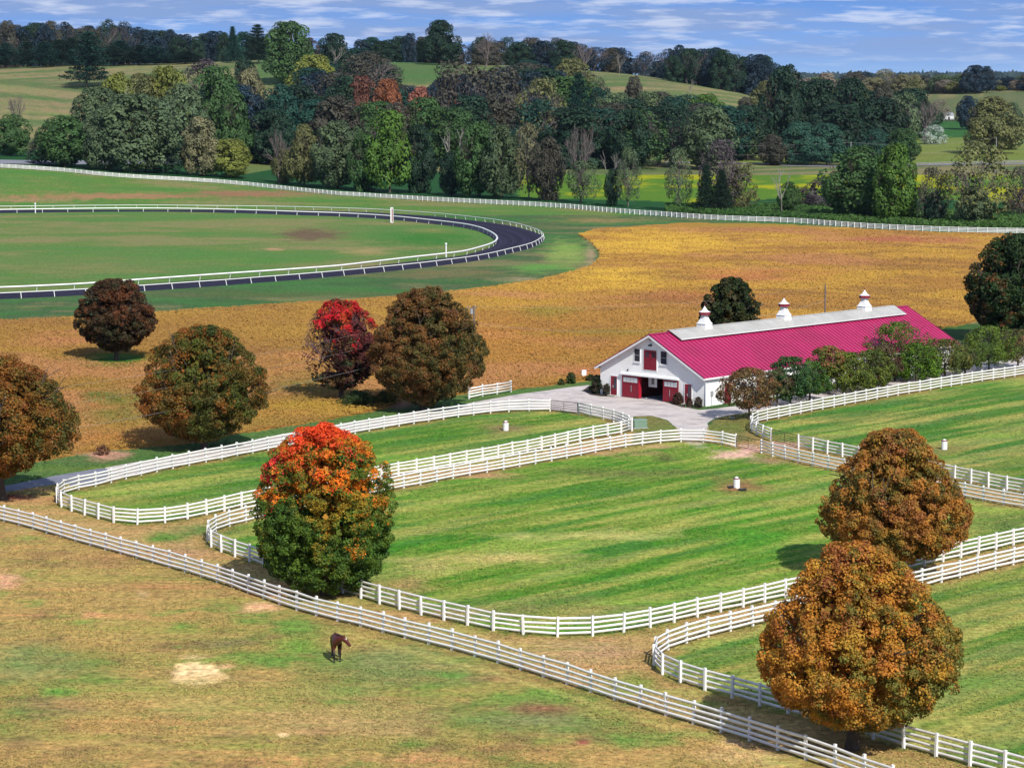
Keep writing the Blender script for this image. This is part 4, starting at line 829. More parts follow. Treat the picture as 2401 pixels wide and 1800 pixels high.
big_tree('maple_tree', 1998, 1756, 1273, 1710, 464, 'biggest orange and green maple, nearest in the lower right corner', PR(0.66, 0.80, 0.60),
    mixer([((0.53, 0.225, 0.032), lambda q: 0.44+0.16*q[:, 2]-0.15*q[:, 0]), ((0.55, 0.33, 0.045), lambda q: 0.40-0.1*q[:, 2]), ((0.36, 0.125, 0.04), lambda q: 0.20+0.42*(q[:, 2]-0.4)-0.15*q[:, 0]), ((0.165, 0.165, 0.032), lambda q: 0.54-0.28*q[:, 2]+0.22*q[:, 0]), ((0.05, 0.08, 0.016), lambda q: 0.24-0.25*q[:, 2]+0.30*q[:, 0])], 0.8, 7, 4.0), 62, 115000, 0.145, 820, 0.092, 0.14, cxoff=0.25, inner=0.22, trunkr=0.38)
big_tree('maple_tree', 2093, 1352, 1006, 1320, 334, 'orange-brown maple just above and behind the biggest one at right', PR(0.64, 0.80, 0.55),
    mixer([((0.44, 0.19, 0.034), lambda q: 0.42+0.18*q[:, 2]), ((0.37, 0.215, 0.035), cw(0.38)), ((0.31, 0.12, 0.045), lambda q: 0.26+0.2*q[:, 2]), ((0.135, 0.135, 0.03), lambda q: 0.52-0.12*q[:, 2])], 0.7, 9, 4.0), 63, 85000, 0.16, 620, 0.095, 0.12)
big_tree('maple_tree', 989, 962, 676, 953, 276, 'large dark brown maple with rust patches right of the red-topped one', PR(0.84, 0.85, 0.50),
    mixer([((0.125, 0.100, 0.028), cw(0.46)), ((0.21, 0.090, 0.025), lambda q: 0.36-0.32*q[:, 0]+0.1*q[:, 2]), ((0.055, 0.065, 0.016), lambda q: 0.38+0.25*q[:, 0]-0.15*q[:, 2]), ((0.17, 0.075, 0.035), lambda q: 0.10+0.4*(q[:, 2]-0.5)-0.2*q[:, 0])], 0.5, 11, 4.5), 64, 76000, 0.19, 600, 0.092, 0.11, cxoff=0.45)
big_tree('maple_tree', 478, 1052, 766, 1037, 312, 'green maple with rusty edges left of centre above the paddock corner', PR(0.80, 0.95, 0.52),
    mixer([((0.095, 0.115, 0.020), lambda q: 0.55-0.4*abs(q[:, 0])), ((0.30, 0.105, 0.02), lambda q: 0.24-0.35*q[:, 0]+0.25*np.abs(q[:, 0])), ((0.15, 0.105, 0.024), cw(0.34)), ((0.055, 0.08, 0.018), lambda q: 0.30+0.15*q[:, 0]-0.2*q[:, 2])], 0.45, 13, 4.5), 65, 74000, 0.18, 560, 0.095, 0.12)
big_tree('maple_tree', 272, 845, 655, 824, 188, 'round dark maroon-green maple standing alone in the crop field', PR(0.88, 0.80, 0.50),
    mixer([((0.075, 0.042, 0.020), cw(0.46)), ((0.042, 0.042, 0.018), lambda q: 0.42-0.2*q[:, 2]), ((0.16, 0.055, 0.02), lambda q: 0.10+0.3*(q[:, 2]-0.4)+0.1*q[:, 0])], 0.5, 15, 4.5), 66, 36000, 0.24, 380, 0.11, 0.10)
big_tree('maple_tree', 5, 1172, 842, 1120, 380, 'large rust and olive maple cut by the left edge', PR(0.80, 0.85, 0.50),
    mixer([((0.30, 0.125, 0.022), lambda q: 0.44-0.15*q[:, 0]), ((0.15, 0.115, 0.024), cw(0.42)), ((0.24, 0.085, 0.02), lambda q: 0.30+0.15*q[:, 2]), ((0.07, 0.085, 0.018), lambda q: 0.25+0.3*q[:, 0])], 0.5, 17, 4.5), 67, 66000, 0.19, 560, 0.095, 0.12, cxoff=-0.6)
# half-bare maple: red crown to the right, bare grey-purple twigs at left
E, p, rx, zb, zt = big_tree('maple_tree', 799, 940, 706, 912, 190, 'half-bare maple with scarlet top and grey-purple twigs, left of the large brown one', lambda t: max(0.02, math.sin(math.pi*min(1, max(0, t))**0.80))**0.55,
    mixer([((0.60, 0.018, 0.028), lambda q: 0.30+2.4*(q[:, 2]-0.70)+0.15*q[:, 0]), ((0.42, 0.095, 0.02), lambda q: -0.1+1.2*(q[:, 2]-0.66)+0.3*q[:, 0]), ((0.105, 0.030, 0.032), lambda q: 0.62-0.3*abs(q[:, 2]-0.5)), ((0.03, 0.055, 0.022), lambda q: 0.62-1.3*q[:, 2]), ((0.13, 0.08, 0.03), cw(0.22))], 0.5, 19, 5), 68, 34000, 0.22, 240, 0.14, 0.14)
cro = [o for o in E.children if o.name.startswith('crown')][0]; me = cro.data; n = len(me.vertices); co = np.empty(n*3, np.float32); me.vertices.foreach_get('co', co); co = co.reshape(-1, 4, 3); cen = co.mean(1)
rr = np.random.default_rng(5); keepf = (cen[:, 0]/rx+1.5*(cen[:, 2]/zt-0.62) > -0.22+rr.normal(size=len(cen))*0.22) | (cen[:, 2] < 0.27*zt) | (rr.random(len(cen)) < 0.06)
ca = np.empty(n*4, np.float32); me.color_attributes['col'].data.foreach_get('color', ca); ca = ca.reshape(-1, 4)[:, :3].reshape(-1, 4, 3)
V = co[keepf].reshape(-1, 3); cro.data = mesh_np('crown', V, np.arange(len(V)).reshape(-1, 4), M_leaf, ca[keepf].reshape(-1, 3))
segs = []; r = np.random.default_rng(3)
for k in range(26):
    a = r.uniform(0, 2*math.pi); el = r.uniform(0.4, 2.2); s = (0, 0, r.uniform(0.18, 0.5)*zt); branches(s, (math.cos(a)-0.35, math.sin(a)*0.8, el), rx*0.60, 0.07, 4, r, 0.42, (2, 3), 0.15, 0.66, 0.22, 2, segs)
segs = [s for s in segs if (s[1][0]/(rx))**2+(s[1][1]/rx)**2+((s[1][2]-zt*.52)/(zt*.47))**2 < 1.0]
put('bare_twigs', segmesh('bare_twigs', segs, M_purple, 3), E)
# dark trees at the right edge and behind the barn
big_tree('dark_tree', 2378, 800, 553, 785, 230, 'tall dark green tree with brown-tinged edge cut by the right edge above the barn row', lambda t: max(0.02, math.sin(math.pi*min(1, max(0, t))**0.75))**0.55,
    mixer([((0.028, 0.060, 0.016), cw(0.55)), ((0.018, 0.040, 0.014), cw(0.45)), ((0.14, 0.06, 0.02), lambda q: -0.1-0.55*q[:, 0]+0.1*q[:, 2])], 0.5, 23, 5), 71, 30000, 0.34, 240, 0.15, 0.15)
big_tree('dark_tree', 1713, 812, 653, 800, 142, 'round dark green tree rising behind the barn roof beside the first cupola', P_OVAL,
    mixer([((0.026, 0.046, 0.013), cw(0.5)), ((0.05, 0.055, 0.016), cw(0.3)), ((0.09, 0.045, 0.018), lambda q: 0.0+0.3*(q[:, 2]-0.5))], 0.5, 25, 5), 72, 16000, 0.32, 170, 0.15, 0.09)
# row of small crab-apple trees between the barn and the fence
ROW = [(1756, 982, 866, 958, 128, (0.11, 0.075, 0.03), (0.19, 0.085, 0.035), 'small brown-green tree at the near barn corner, first of the row along the barn'),
       (1822, 953, 868, 925, 66, (0.07, 0.085, 0.03), (0.10, 0.06, 0.04), 'thin sparse brownish tree squeezed behind the second tree of the barn row'),
       (1852, 950, 839, 938, 108, (0.028, 0.075, 0.022), (0.055, 0.10, 0.026), 'deep green second tree of the barn row'),
       (1898, 938, 849, 925, 84, (0.055, 0.115, 0.02), (0.035, 0.08, 0.02), 'small mid-green tree of the barn row right of the deep green one'),
       (1942, 924, 813, 885, 84, (0.10, 0.13, 0.025), (0.22, 0.085, 0.04), 'rust-tinged tree top in the middle of the barn row'),
       (1982, 924, 829, 915, 116, (0.115, 0.145, 0.02), (0.06, 0.09, 0.02), 'yellow-green bushy tree low in the middle of the barn row'),
       (2040, 915, 822, 908, 104, (0.10, 0.13, 0.02), (0.05, 0.08, 0.02), 'olive bushy tree right of the middle of the barn row'),
       (2072, 906, 812, 880, 78, (0.10, 0.055, 0.035), (0.07, 0.06, 0.03), 'sparse brown tree in front of the tallest tree of the barn row'),
       (2098, 893, 759, 880, 150, (0.085, 0.14, 0.018), (0.05, 0.095, 0.018), 'tallest spreading green tree of the barn row'),
       (2148, 895, 808, 888, 108, (0.09, 0.17, 0.015), (0.04, 0.085, 0.015), 'bright green rounded tree right below the tallest of the barn row'),
       (2215, 886, 798, 874, 112, (0.075, 0.105, 0.025), (0.15, 0.12, 0.03), 'grey-green tree with yellowish leaves at the far end of the barn'),
       (2262, 880, 815, 866, 60, (0.05, 0.085, 0.02), (0.09, 0.11, 0.03), 'small dark green tree just past the far end of the barn'),
       (2318, 872, 768, 855, 128, (0.10, 0.15, 0.022), (0.05, 0.095, 0.02), 'wide green tree beyond the barn near the right edge'),
       (2386, 864, 775, 848, 96, (0.085, 0.095, 0.03), (0.20, 0.10, 0.055), 'pinkish-brown topped tree at the right edge of the row')]
for i, (px, by, ty, bo, wd, ca_, cb, lb) in enumerate(ROW):
    big_tree('crabapple_tree', px, by, ty, bo, wd*1.14, lb, P_DOME if i % 2 else P_OVAL, mixer([(tuple(v*1.5 for v in ca_), cw(0.5)), (tuple(v*1.5 for v in cb), lambda q: 0.25+0.25*(q[:, 2]-0.4)), (tuple(v*0.6 for v in ca_), cw(0.25))], 0.9, 40+i, 4), 80+i, int(2600+wd*42), 0.20, 70+wd//2, 0.18, 0.40, 'small trees in a row along the barn', trunkr=0.14, inner=0.35, core=0.0)
# bushes by the barn and at the field edge
def bush(px, py, w, h, ca_, cb, label, seed, name='bush', leaf=0.16, n=2600, dens=1.0):
    p = at(px, py); sc = FPX/(p[1]*CP+CAMH*SP); rx = w/2/sc; H = h/sc
    E = empty(name, p, 0, label, 'bush'); segs = []; r = np.random.default_rng(seed)
    for k in range(7):
        a = 2*math.pi*k/7; branches((0, 0, -.05), (math.cos(a)*.6, math.sin(a)*.6, 1.0), H*0.55, 0.03, 2, r, 0.5, (2, 3), 0.2, 0.6, 0.1, 2, segs)
    put('stems', segmesh('stems', segs, M_bark, 4), E)
    V, F, C = crown(P_DOME, 0.02, H, rx, rx, 40, int(n*dens), leaf, mixer([(ca_, cw(0.5)), (cb, cw(0.35))], 1.5, seed, 4), seed, 0.25, 0.2, 0.3); put('foliage', mesh_np('foliage', V, F, M_leaf, C), E)
bush(1404, 922, 44, 42, (0.018, 0.035, 0.014), (0.05, 0.04, 0.025), 'large dark bush against the left corner of the barn front', 101, n=4200)
bush(1424, 926, 22, 26, (0.07, 0.06, 0.035), (0.05, 0.05, 0.03), 'smaller brownish bush beside the left side door of the barn', 102, n=1400)
bush(1590, 947, 26, 26, (0.07, 0.035, 0.025), (0.08, 0.055, 0.03), 'reddish bush in front of the right sliding barn door', 103, n=1500)
bush(1616, 952, 16, 20, (0.10, 0.045, 0.035), (0.06, 0.045, 0.03), 'small thin red-brown bush under the right side door', 104, n=700)
bush(1637, 955, 19, 24, (0.09, 0.07, 0.055), (0.06, 0.055, 0.03), 'greyish bush at the right end of the barn front', 105, n=900)
bush(1339, 899, 22, 26, (0.04, 0.085, 0.02), (0.10, 0.09, 0.03), 'green sapling bush at the crop edge left of the white box', 106, n=1200)
bush(1316, 902, 16, 12, (0.05, 0.07, 0.02), (0.10, 0.08, 0.03), 'low weedy bush at the crop edge left of the sapling', 107, n=500)
bush(1384, 892, 24, 12, (0.045, 0.06, 0.02), (0.07, 0.06, 0.03), 'low dark weeds under the white box by the barn', 108, n=700)
bush(905, 948, 62, 30, (0.17, 0.17, 0.03), (0.06, 0.085, 0.02), 'yellow-green bush at the foot of the large brown maple', 109, n=1800)
bush(840, 952, 90, 34, (0.035, 0.065, 0.018), (0.05, 0.08, 0.02), 'dark green undergrowth below the half-bare maple', 110, n=2600)
bush(240, 1066, 40, 22, (0.16, 0.07, 0.04), (0.20, 0.10, 0.06), 'thin reddish weeds on bare pink soil beside the left edge maple', 111, n=350)

# ------------------------------------------------------------------ crop field and grass tufts (nobody could count them)
def crop_field():
    r = np.random.default_rng(77); poly = np.array([at0(*p) for p in CROP]); ref = 0.22*FPX
    px = r.uniform(-130, 2510, 1500000); py = 0
    # uniform in world: sample depth then width
    z = r.uniform(195, 640, 900000); 
    X0 = (-130-CX)/FPX*z; X1 = (2510-CX)/FPX*z; x = X0+(X1-X0)*r.random(len(z)); w = (330/z)**0.4; kz = r.random(len(z)) < w*(z/640)
    x, z = x[kz], z[kz]
    u, v = project(x, z, np.zeros_like(x)); wob = (fbm(np.c_[x, z]*0.25, 5, 3)-0.5)*6; m = inpoly(u+wob, v+wob*0.4, CROP); x, z, u, v = x[m], z[m], u[m], v[m]
    m = ((u-272)/74)**2+((v-843)/13)**2 > 1; x, z, u, v = x[m], z[m], u[m], v[m]
    # keep clear of the barn
    lx = (x-ax)*math.cos(TH_B)+(z-ay)*math.sin(TH_B); ly = -(x-ax)*math.sin(TH_B)+(z-ay)*math.cos(TH_B); m = ~((lx > -2) & (lx < BL+2) & (ly > -2) & (ly < BW+2.5)); x, z, u, v = x[m], z[m], u[m], v[m]
    n = len(x); XY = np.c_[x, z]
    gold = np.array([0.50, 0.300, 0.058]); orange = np.array([0.41, 0.222, 0.056]); brown = np.array([0.31, 0.165, 0.055]); pink = np.array([0.50, 0.235, 0.115]); olive = np.array([0.25, 0.225, 0.040]); yel = np.array([0.70, 0.46, 0.065])
    f = lambda s, sc, th, k: np.clip((fbm(XY*sc, s, 4, 0.6)-th)*k, 0, 1)[:, None]
    col = np.tile(orange, (n, 1)); a = f(201, 0.045, 0.45, 5); col = col*(1-a)+gold*a
    lf = np.clip((1250-u)/600, 0, 1)[:, None]*0.55; col = col*(1-lf)+np.array([0.32, 0.190, 0.050])*lf
    b = f(211, 0.03, 0.56, 8); col = col*(1-0.6*b)+pink*0.6*b
    c_ = f(221, 0.08, 0.58, 8); col = col*(1-0.7*c_)+brown*0.7*c_
    def patch(cx, cy, rx_, ry_, cc, s):
        nonlocal col
        d = np.sqrt(((u-cx)/rx_)**2+((v-cy)/ry_)**2); w = np.clip((1.2-d+(fbm(XY*0.15, 231, 4, 0.6)-0.5)*2)*s, 0, 1)[:, None]*0.8; col = col*(1-w)+np.array(cc)*w
    patch(1560, 575, 230, 34, yel, 0.9); patch(1440, 650, 150, 30, yel, 0.8); patch(1720, 540, 170, 10, pink*0.8, 1.0); patch(2130, 565, 150, 8, (0.42, 0.15, 0.09), 1.0); patch(1750, 650, 170, 16, (0.55, 0.22, 0.09), 0.8); patch(1650, 700, 160, 12, (0.42, 0.15, 0.07), 0.7)
    patch(1280, 735, 90, 16, olive, 0.9); patch(1400, 785, 160, 10, olive, 0.8); patch(1250, 790, 60, 6, olive, 0.6); patch(1130, 800, 300, 60, (0.50, 0.23, 0.05), 0.6); patch(300, 960, 130, 46, (0.16, 0.19, 0.035), 1.0); patch(700, 905, 110, 32, (0.13, 0.17, 0.03), 1.0); patch(230, 935, 50, 12, (0.09, 0.17, 0.03), 0.9); patch(780, 960, 150, 14, (0.42, 0.30, 0.04), 0.9); patch(600, 1000, 120, 14, (0.30, 0.22, 0.05), 0.8); patch(330, 1035, 130, 14, (0.50, 0.22, 0.05), 1.0); patch(275, 838, 120, 24, (0.14, 0.17, 0.03), 1.2); patch(180, 800, 170, 20, (0.50, 0.23, 0.10), 0.8); patch(1380, 872, 70, 16, (0.50, 0.20, 0.09), 0.8)
    hh = 0.42*(0.9+0.25*fbm(XY*0.5, 241, 3)); P = []; Nn = []; Cc = []; Sz = []
    for k in range(3):
        o = r.normal(size=(n, 2))*0.22; zz = hh*r.uniform(0.55, 1.0, n); P.append(np.c_[x+o[:, 0], z+o[:, 1], zz]); Nn.append(unit(np.c_[r.normal(size=n)*0.4, r.normal(size=n)*0.4-0.4, np.full(n, 1.0)])); Cc.append(col*(0.88+0.24*r.random((n, 1)))); Sz.append(np.full(n, 0.32)*(z/380)**0.7)
    V, F, C = quads(np.vstack(P), np.vstack(Nn), np.concatenate(Sz), np.vstack(Cc), 0.6, 3)
    o = put('crop_field', mesh_np('crop_field', V, F, M_crop, C)); tag(o, 'ripe orange and gold soybean crop covering the field behind the barn', 'crop', kind='stuff'); print('crop', n)
crop_field()
def grass_tufts():
    r = np.random.default_rng(78); z = r.uniform(128, 300, 330000); x = ((-60-CX)+2530*r.random(len(z)))/FPX*z; kz = r.random(len(z)) < (150/z)**1.2; x, z = x[kz], z[kz]
    u, v = project(x, z, np.zeros_like(x)); m = (v < 1830) & ~inpoly(u, v, GRAVEL) & ~inpoly(u, v, LANE) & ~inpoly(u, v, CROP) & (v > 930); d = ((u-463)/56)**2+((v-1580)/24)**2; m &= d > 1
    x, z = x[m], z[m]; cl = fbm(np.c_[x, z]*0.25, 301, 4, 0.6); k = r.random(len(x)) < np.clip((cl-0.35)*3.2, 0.08, 1); x, z = x[k], z[k]; n = len(x)
    col = paint(np.c_[x, z, np.zeros(n)])*(0.72+0.62*r.random((n, 1)))
    s = r.uniform(0.09, 0.22, n)*(z/150)**0.4; P = np.c_[x, z, s*0.22]; Nn = unit(np.c_[r.normal(size=n)*0.4, r.normal(size=n)*0.4-0.5, np.full(n, 1.0)])
    V, F, C = quads(P, Nn, s, col, 0.55, 4); o = put('grass_tufts', mesh_np('grass_tufts', V, F, M_crop, C)); tag(o, 'short tufts of grass over the paddocks and the near pasture', 'grass', kind='stuff'); print('tufts', n)
grass_tufts()

# ------------------------------------------------------------------ horse
def horse(px, py):
    p = at(px, py); d = np.array([0.14, -0.99]); E = empty('horse', p, math.atan2(d[1], d[0]), 'bay horse walking towards the camera in the tan pasture', 'horse')
    m, nt, n, l, o = newmat('bay_coat'); b = n.new('ShaderNodeBsdfPrincipled'); l.new(b.outputs[0], o.inputs[0]); b.inputs['Roughness'].default_value = 0.38
    t = n.new('ShaderNodeTexCoord'); s = n.new('ShaderNodeSeparateXYZ'); l.new(t.outputs['Object'], s.inputs[0]); nz = n.new('ShaderNodeTexNoise'); nz.inputs['Scale'].default_value = 4; l.new(t.outputs['Object'], nz.inputs[0])
    f = ramp([(0.50, (0.006, 0.005, 0.005)), (0.86, (0.080, 0.012, 0.009))], wmath('ADD', s.outputs[2], wmath('MULTIPLY', nz.outputs[0], 0.12, n, l), n, l), n, l)
    l.new(f.outputs[0], b.inputs['Base Color'])
    E.scale = (1.2, 1.2, 1.24)
    J = [(-.62, 0, 1.26, .27, .27), (-.28, 0, 1.24, .26, .27), (.08, 0, 1.16, .29, .31), (.42, 0, 1.15, .26, .30), (.66, .03, 1.27, .19, .27), (.86, .14, 1.36, .14, .21), (1.00, .27, 1.40, .11, .15), (1.08, .42, 1.32, .115, .145), (1.13, .58, 1.13, .085, .10), (1.17, .70, .98, .07, .075)]
    V = [j[:3] for j in J]; R = [j[3:] for j in J]; Ed = [(i, i+1) for i in range(len(J)-1)]
    def limb(root, pts):
        k = root
        for q in pts: V.append(q[:3]); R.append((q[3], q[3])); Ed.append((k, len(V)-1)); k = len(V)-1
    limb(3, [(.48, .17, .92, .135), (.44, .18, .74, .085), (.50, .17, .46, .058), (.47, .17, .14, .042), (.53, .17, .03, .058)])
    limb(3, [(.48, -.17, .92, .135), (.50, -.18, .74, .085), (.64, -.17, .47, .058), (.68, -.17, .15, .042), (.75, -.17, .04, .058)])
    limb(0, [(-.60, .17, .98, .165), (-.50, .19, .78, .115), (-.76, .17, .50, .062), (-.66, .17, .14, .042), (-.60, .17, .03, .058)])
    limb(0, [(-.64, -.17, .98, .165), (-.62, -.19, .78, .115), (-.98, -.17, .52, .062), (-.98, -.17, .15, .042), (-.93, -.17, .03, .058)])
    me = bpy.data.meshes.new('body'); me.from_pydata(V, Ed, []); bo = put('body', me, E); me.materials.append(m)
    md = bo.modifiers.new('skin', 'SKIN'); md.use_smooth_shade = True
    for i, sv_ in enumerate(me.skin_vertices[0].data): sv_.radius = R[i]; sv_.use_root = (i == 0)
    sb_ = bo.modifiers.new('sub', 'SUBSURF'); sb_.levels = 2; sb_.render_levels = 2
    blk = plain('black_hair', (0.008, 0.007, 0.008), 0.5, 0.3, 8.0)
    mn = MB()
    for k in range(5):
        a = J[4+min(k, 3)]; b2 = J[5+min(k, 3)] if k < 4 else J[7]; mn.tube((a[0]-.06, a[1]-.03, a[2]+a[4]*.72), (b2[0]-.06, b2[1]-.03, b2[2]+b2[4]*.72), .07, .05, blk, 6)
    mn.put('mane', E, smooth=True)
    tl = MB(); tp = [(-.86, 0, 1.30, .05), (-.98, 0, 1.12, .07), (-1.02, .02, .85, .085), (-1.0, .03, .55, .05), (-.98, .03, .42, .02)]
    for a, b2 in zip(tp[:-1], tp[1:]): tl.tube(a[:3], b2[:3], a[3], b2[3], blk, 8)
    tl.put('tail', E, smooth=True)
    for sy in (0, 1): MB().lathe([(.035, 0), (.04, .05), (.022, .12), (.004, .16)], m, 8, c=(1.03+(-.06 if sy else .05), .32+(.05 if sy else -.06), 1.45)).put('ear', E, smooth=True)
    MB().lathe([(.01, -.06), (.035, -.02), (.035, .04), (.01, .09)], plain('white_blaze', (0.6, 0.55, 0.52), 0.6, 0.05, 4.0), 8, c=(1.13, .47, 1.37)).put('blaze', E, smooth=True)
horse(789, 1547)

# ------------------------------------------------------------------ background trees
def proto(kind, seed):
    """unit-size prototypes: height 1, full width 1; returns (trunk mesh, crown mesh or None)"""
    r = np.random.default_rng(seed); nz = lambda s: (lambda q, P, rr: np.clip(0.62+0.75*fbm(P*s+seed, seed, 3)[:, None]*np.ones((1, 3))+np.array([0.10, 0.02, -0.05])*(fbm(P*s*0.6+9, seed+5, 2)[:, None]-0.5)*2, 0, 3))
    segs = []; cm = None; mat = M_bark
    if kind in ('round', 'tall', 'spread', 'shrub', 'ivy', 'sparse', 'wood'):
        zb = {'round': 0.10, 'tall': 0.10, 'spread': 0.14, 'shrub': 0.0, 'ivy': 0.02, 'sparse': 0.15, 'wood': 0.0}[kind]
        segs = trunk_segs(0.5, 0.028, 0.014) if kind != 'shrub' else []
        for k in range(10 if kind != 'sparse' else 16):
            a = r.uniform(0, 6.28); t = r.uniform(0.2, 1) if kind != 'shrub' else 0.05
            branches((0, 0, 0.5*t), (math.cos(a), math.sin(a), r.uniform(0.4, 1.6)), 0.26, 0.010, 3, r, 0.55, (2, 3), 0.25, 0.66, 0.12, 2, segs)
        segs = [s for s in segs if 0 <= np.max(s[1][2]) < 0.97 and math.hypot(s[1][0], s[1][1]) < 0.46]
        if kind == 'sparse': mat = M_greybark
        pf = {'round': P_OVAL, 'tall': P_EGG, 'spread': P_DOME, 'shrub': P_DOME, 'ivy': (lambda t: 0.35+0.65*math.sin(math.pi*max(0, min(1, t))**0.8) if t > 0.25 else 0.42), 'sparse': P_OVAL, 'wood': (lambda t: max(0.02, 1-max(0, t-0.35)**2*2.3)**0.6*0.95 if t < 0.97 else 0.2)}[kind]
        nl = {'round': 6500, 'tall': 6500, 'spread': 6500, 'shrub': 2600, 'ivy': 6000, 'sparse': 2300, 'wood': 6500}[kind]
        V, F, C = crown(pf, zb, 1.0, 0.5, 0.5, {'shrub': 34, 'sparse': 60}.get(kind, 64), nl, 0.040, nz(6.0), seed, 0.27, 0.36, 0.22, 0.26, 0.24, 0.0 if kind == 'sparse' else 0.03)
        cm = (V, F, C)
    elif kind in ('pine', 'fir'):
        segs = trunk_segs(0.92, 0.020, 0.006); P = []; Nn = []; C = []; S_ = []
        nt_ = 11 if kind == 'pine' else 16
        for i in range(nt_):
            t = (i+0.5)/nt_; h = 0.10+0.88*t; R = (0.5*(1-t**2.2)*r.uniform(0.7, 1.1) if kind == 'pine' else 0.5*(1-t)**0.9)+0.03; nb = 7 if kind == 'pine' else 8
            for b in range(nb):
                a = 6.283*(b+r.random())/nb; L_ = R*r.uniform(0.7, 1.1); m = int(170*(0.4+L_*1.3)); s = r.random(m)**0.7; w = (0.05+0.06*L_)*np.sin(np.pi*np.clip(s, .1, .95))
                dz = (0.06 if kind == 'pine' else -0.10)*s*L_*2; q = np.c_[math.cos(a)*L_*s, math.sin(a)*L_*s, h+dz]+r.normal(size=(m, 3))*np.c_[w, w, w*0.38]; P.append(q); Nn.append(unit(r.normal(size=(m, 3))*0.5+np.array([0, 0, 1.0])))
                C.append(np.full((m, 3), 1.0)*(r.uniform(0.7, 1.15)*(0.7+0.6*r.random((m, 1)))))
                segs.append((np.array([0, 0, h]), np.array([math.cos(a)*L_*.8, math.sin(a)*L_*.8, h+(0.04 if kind == 'pine' else -0.06)*L_]), 0.006, 0.002))
        P = np.vstack(P); V, F, Cc = quads(P, np.vstack(Nn), 0.038 if kind == 'pine' else 0.036, np.vstack(C), 0.5, seed); V[:, 2] = np.clip(V[:, 2], 0.01, 1.02); cm = (V, F, Cc)
    elif kind in ('bare', 'dead'):
        mat = M_greybark if kind == 'bare' else M_palebark; segs = trunk_segs(0.40, 0.030, 0.018)
        for k in range(11 if kind == 'bare' else 5):
            a = r.uniform(0, 6.28); t = r.uniform(0.5, 1); branches((0, 0, 0.40*t), (math.cos(a)*.7, math.sin(a)*.7, r.uniform(0.7, 1.6)), 0.30, 0.014, 4 if kind == 'bare' else 2, r, 0.5, (2, 3), 0.28, 0.66, 0.14, 2, segs)
        mx = max(s[1][2] for s in segs); mw = max(math.hypot(s[1][0], s[1][1]) for s in segs)
        segs = [(a*np.array([.5/mw, .5/mw, 1/mx]), b*np.array([.5/mw, .5/mw, 1/mx]), ra, rb) for a, b, ra, rb in segs]
    tm = segmesh('trunk', segs, mat, 4) if segs else None
    return tm, (mesh_np('crown', cm[0], cm[1], M_leafo, cm[2]) if cm else None)
PROTO = {}
for k, nvar in (('round', 3), ('tall', 3), ('spread', 3), ('shrub', 2), ('ivy', 2), ('sparse', 3), ('wood', 4), ('pine', 3), ('fir', 1), ('bare', 3), ('dead', 2)):
    PROTO[k] = [proto(k, 500+hash_*7+len(k)*31+ord(k[0])) for hash_ in range(nvar)]
CNT = [0]
KN = {'wood': 'woodland_tree', 'round': 'broadleaf_tree', 'tall': 'broadleaf_tree', 'spread': 'oak_tree', 'shrub': 'shrub', 'ivy': 'ivy_clad_tree', 'sparse': 'thin_leaved_tree', 'pine': 'pine_tree', 'fir': 'fir_tree', 'bare': 'bare_tree', 'dead': 'dead_tree'}
def bgtree(kind, px, base, topy, wpx, col, label, group=None, Z=None, var=None, sink=0.0):
    p = at(px, base) if Z is None else atZ(px, Z); lo, hi_ = 0.5, 90.0
    for _ in range(30):
        m = (lo+hi_)/2
        if project(p[0], p[1], p[2]+m)[1] > topy: lo = m
        else: hi_ = m
    H = lo; sc = FPX/(p[1]*CP+(CAMH-p[2])*SP); wd = wpx/sc; CNT[0] += 1
    E = empty(KN[kind], p, rng.uniform(0, 6.28), label, 'shrub' if kind == 'shrub' else 'tree', group); E.scale = (wd, wd*rng.uniform(0.9, 1.1), H)
    tm, cm = PROTO[kind][(CNT[0] if var is None else var) % len(PROTO[kind])]
    if tm is not None: put('trunk' if kind != 'shrub' else 'stems', tm, E)
    if cm is not None:
        c = put('crown' if kind != 'shrub' else 'foliage', cm, E); k = rng.uniform(0.88, 1.14); c.color = (col[0]*k, col[1]*k, col[2]*k, 1)
    return E
G = dict(dk=(0.020, 0.050, 0.028), teal=(0.018, 0.066, 0.048), mid=(0.052, 0.112, 0.034), grey=(0.092, 0.138, 0.068), yel=(0.190, 0.220, 0.045), olive=(0.135, 0.145, 0.055), bright=(0.080, 0.165, 0.026), tan=(0.185, 0.180, 0.095), brown=(0.074, 0.072, 0.054), navy=(0.018, 0.040, 0.060), rust=(0.14, 0.060, 0.042), salmon=(0.32, 0.125, 0.09), orange=(0.30, 0.115, 0.055), purple=(0.080, 0.064, 0.074), pink=(0.25, 0.215, 0.17), pale=(0.38, 0.45, 0.40), blue=(0.034, 0.098, 0.066))
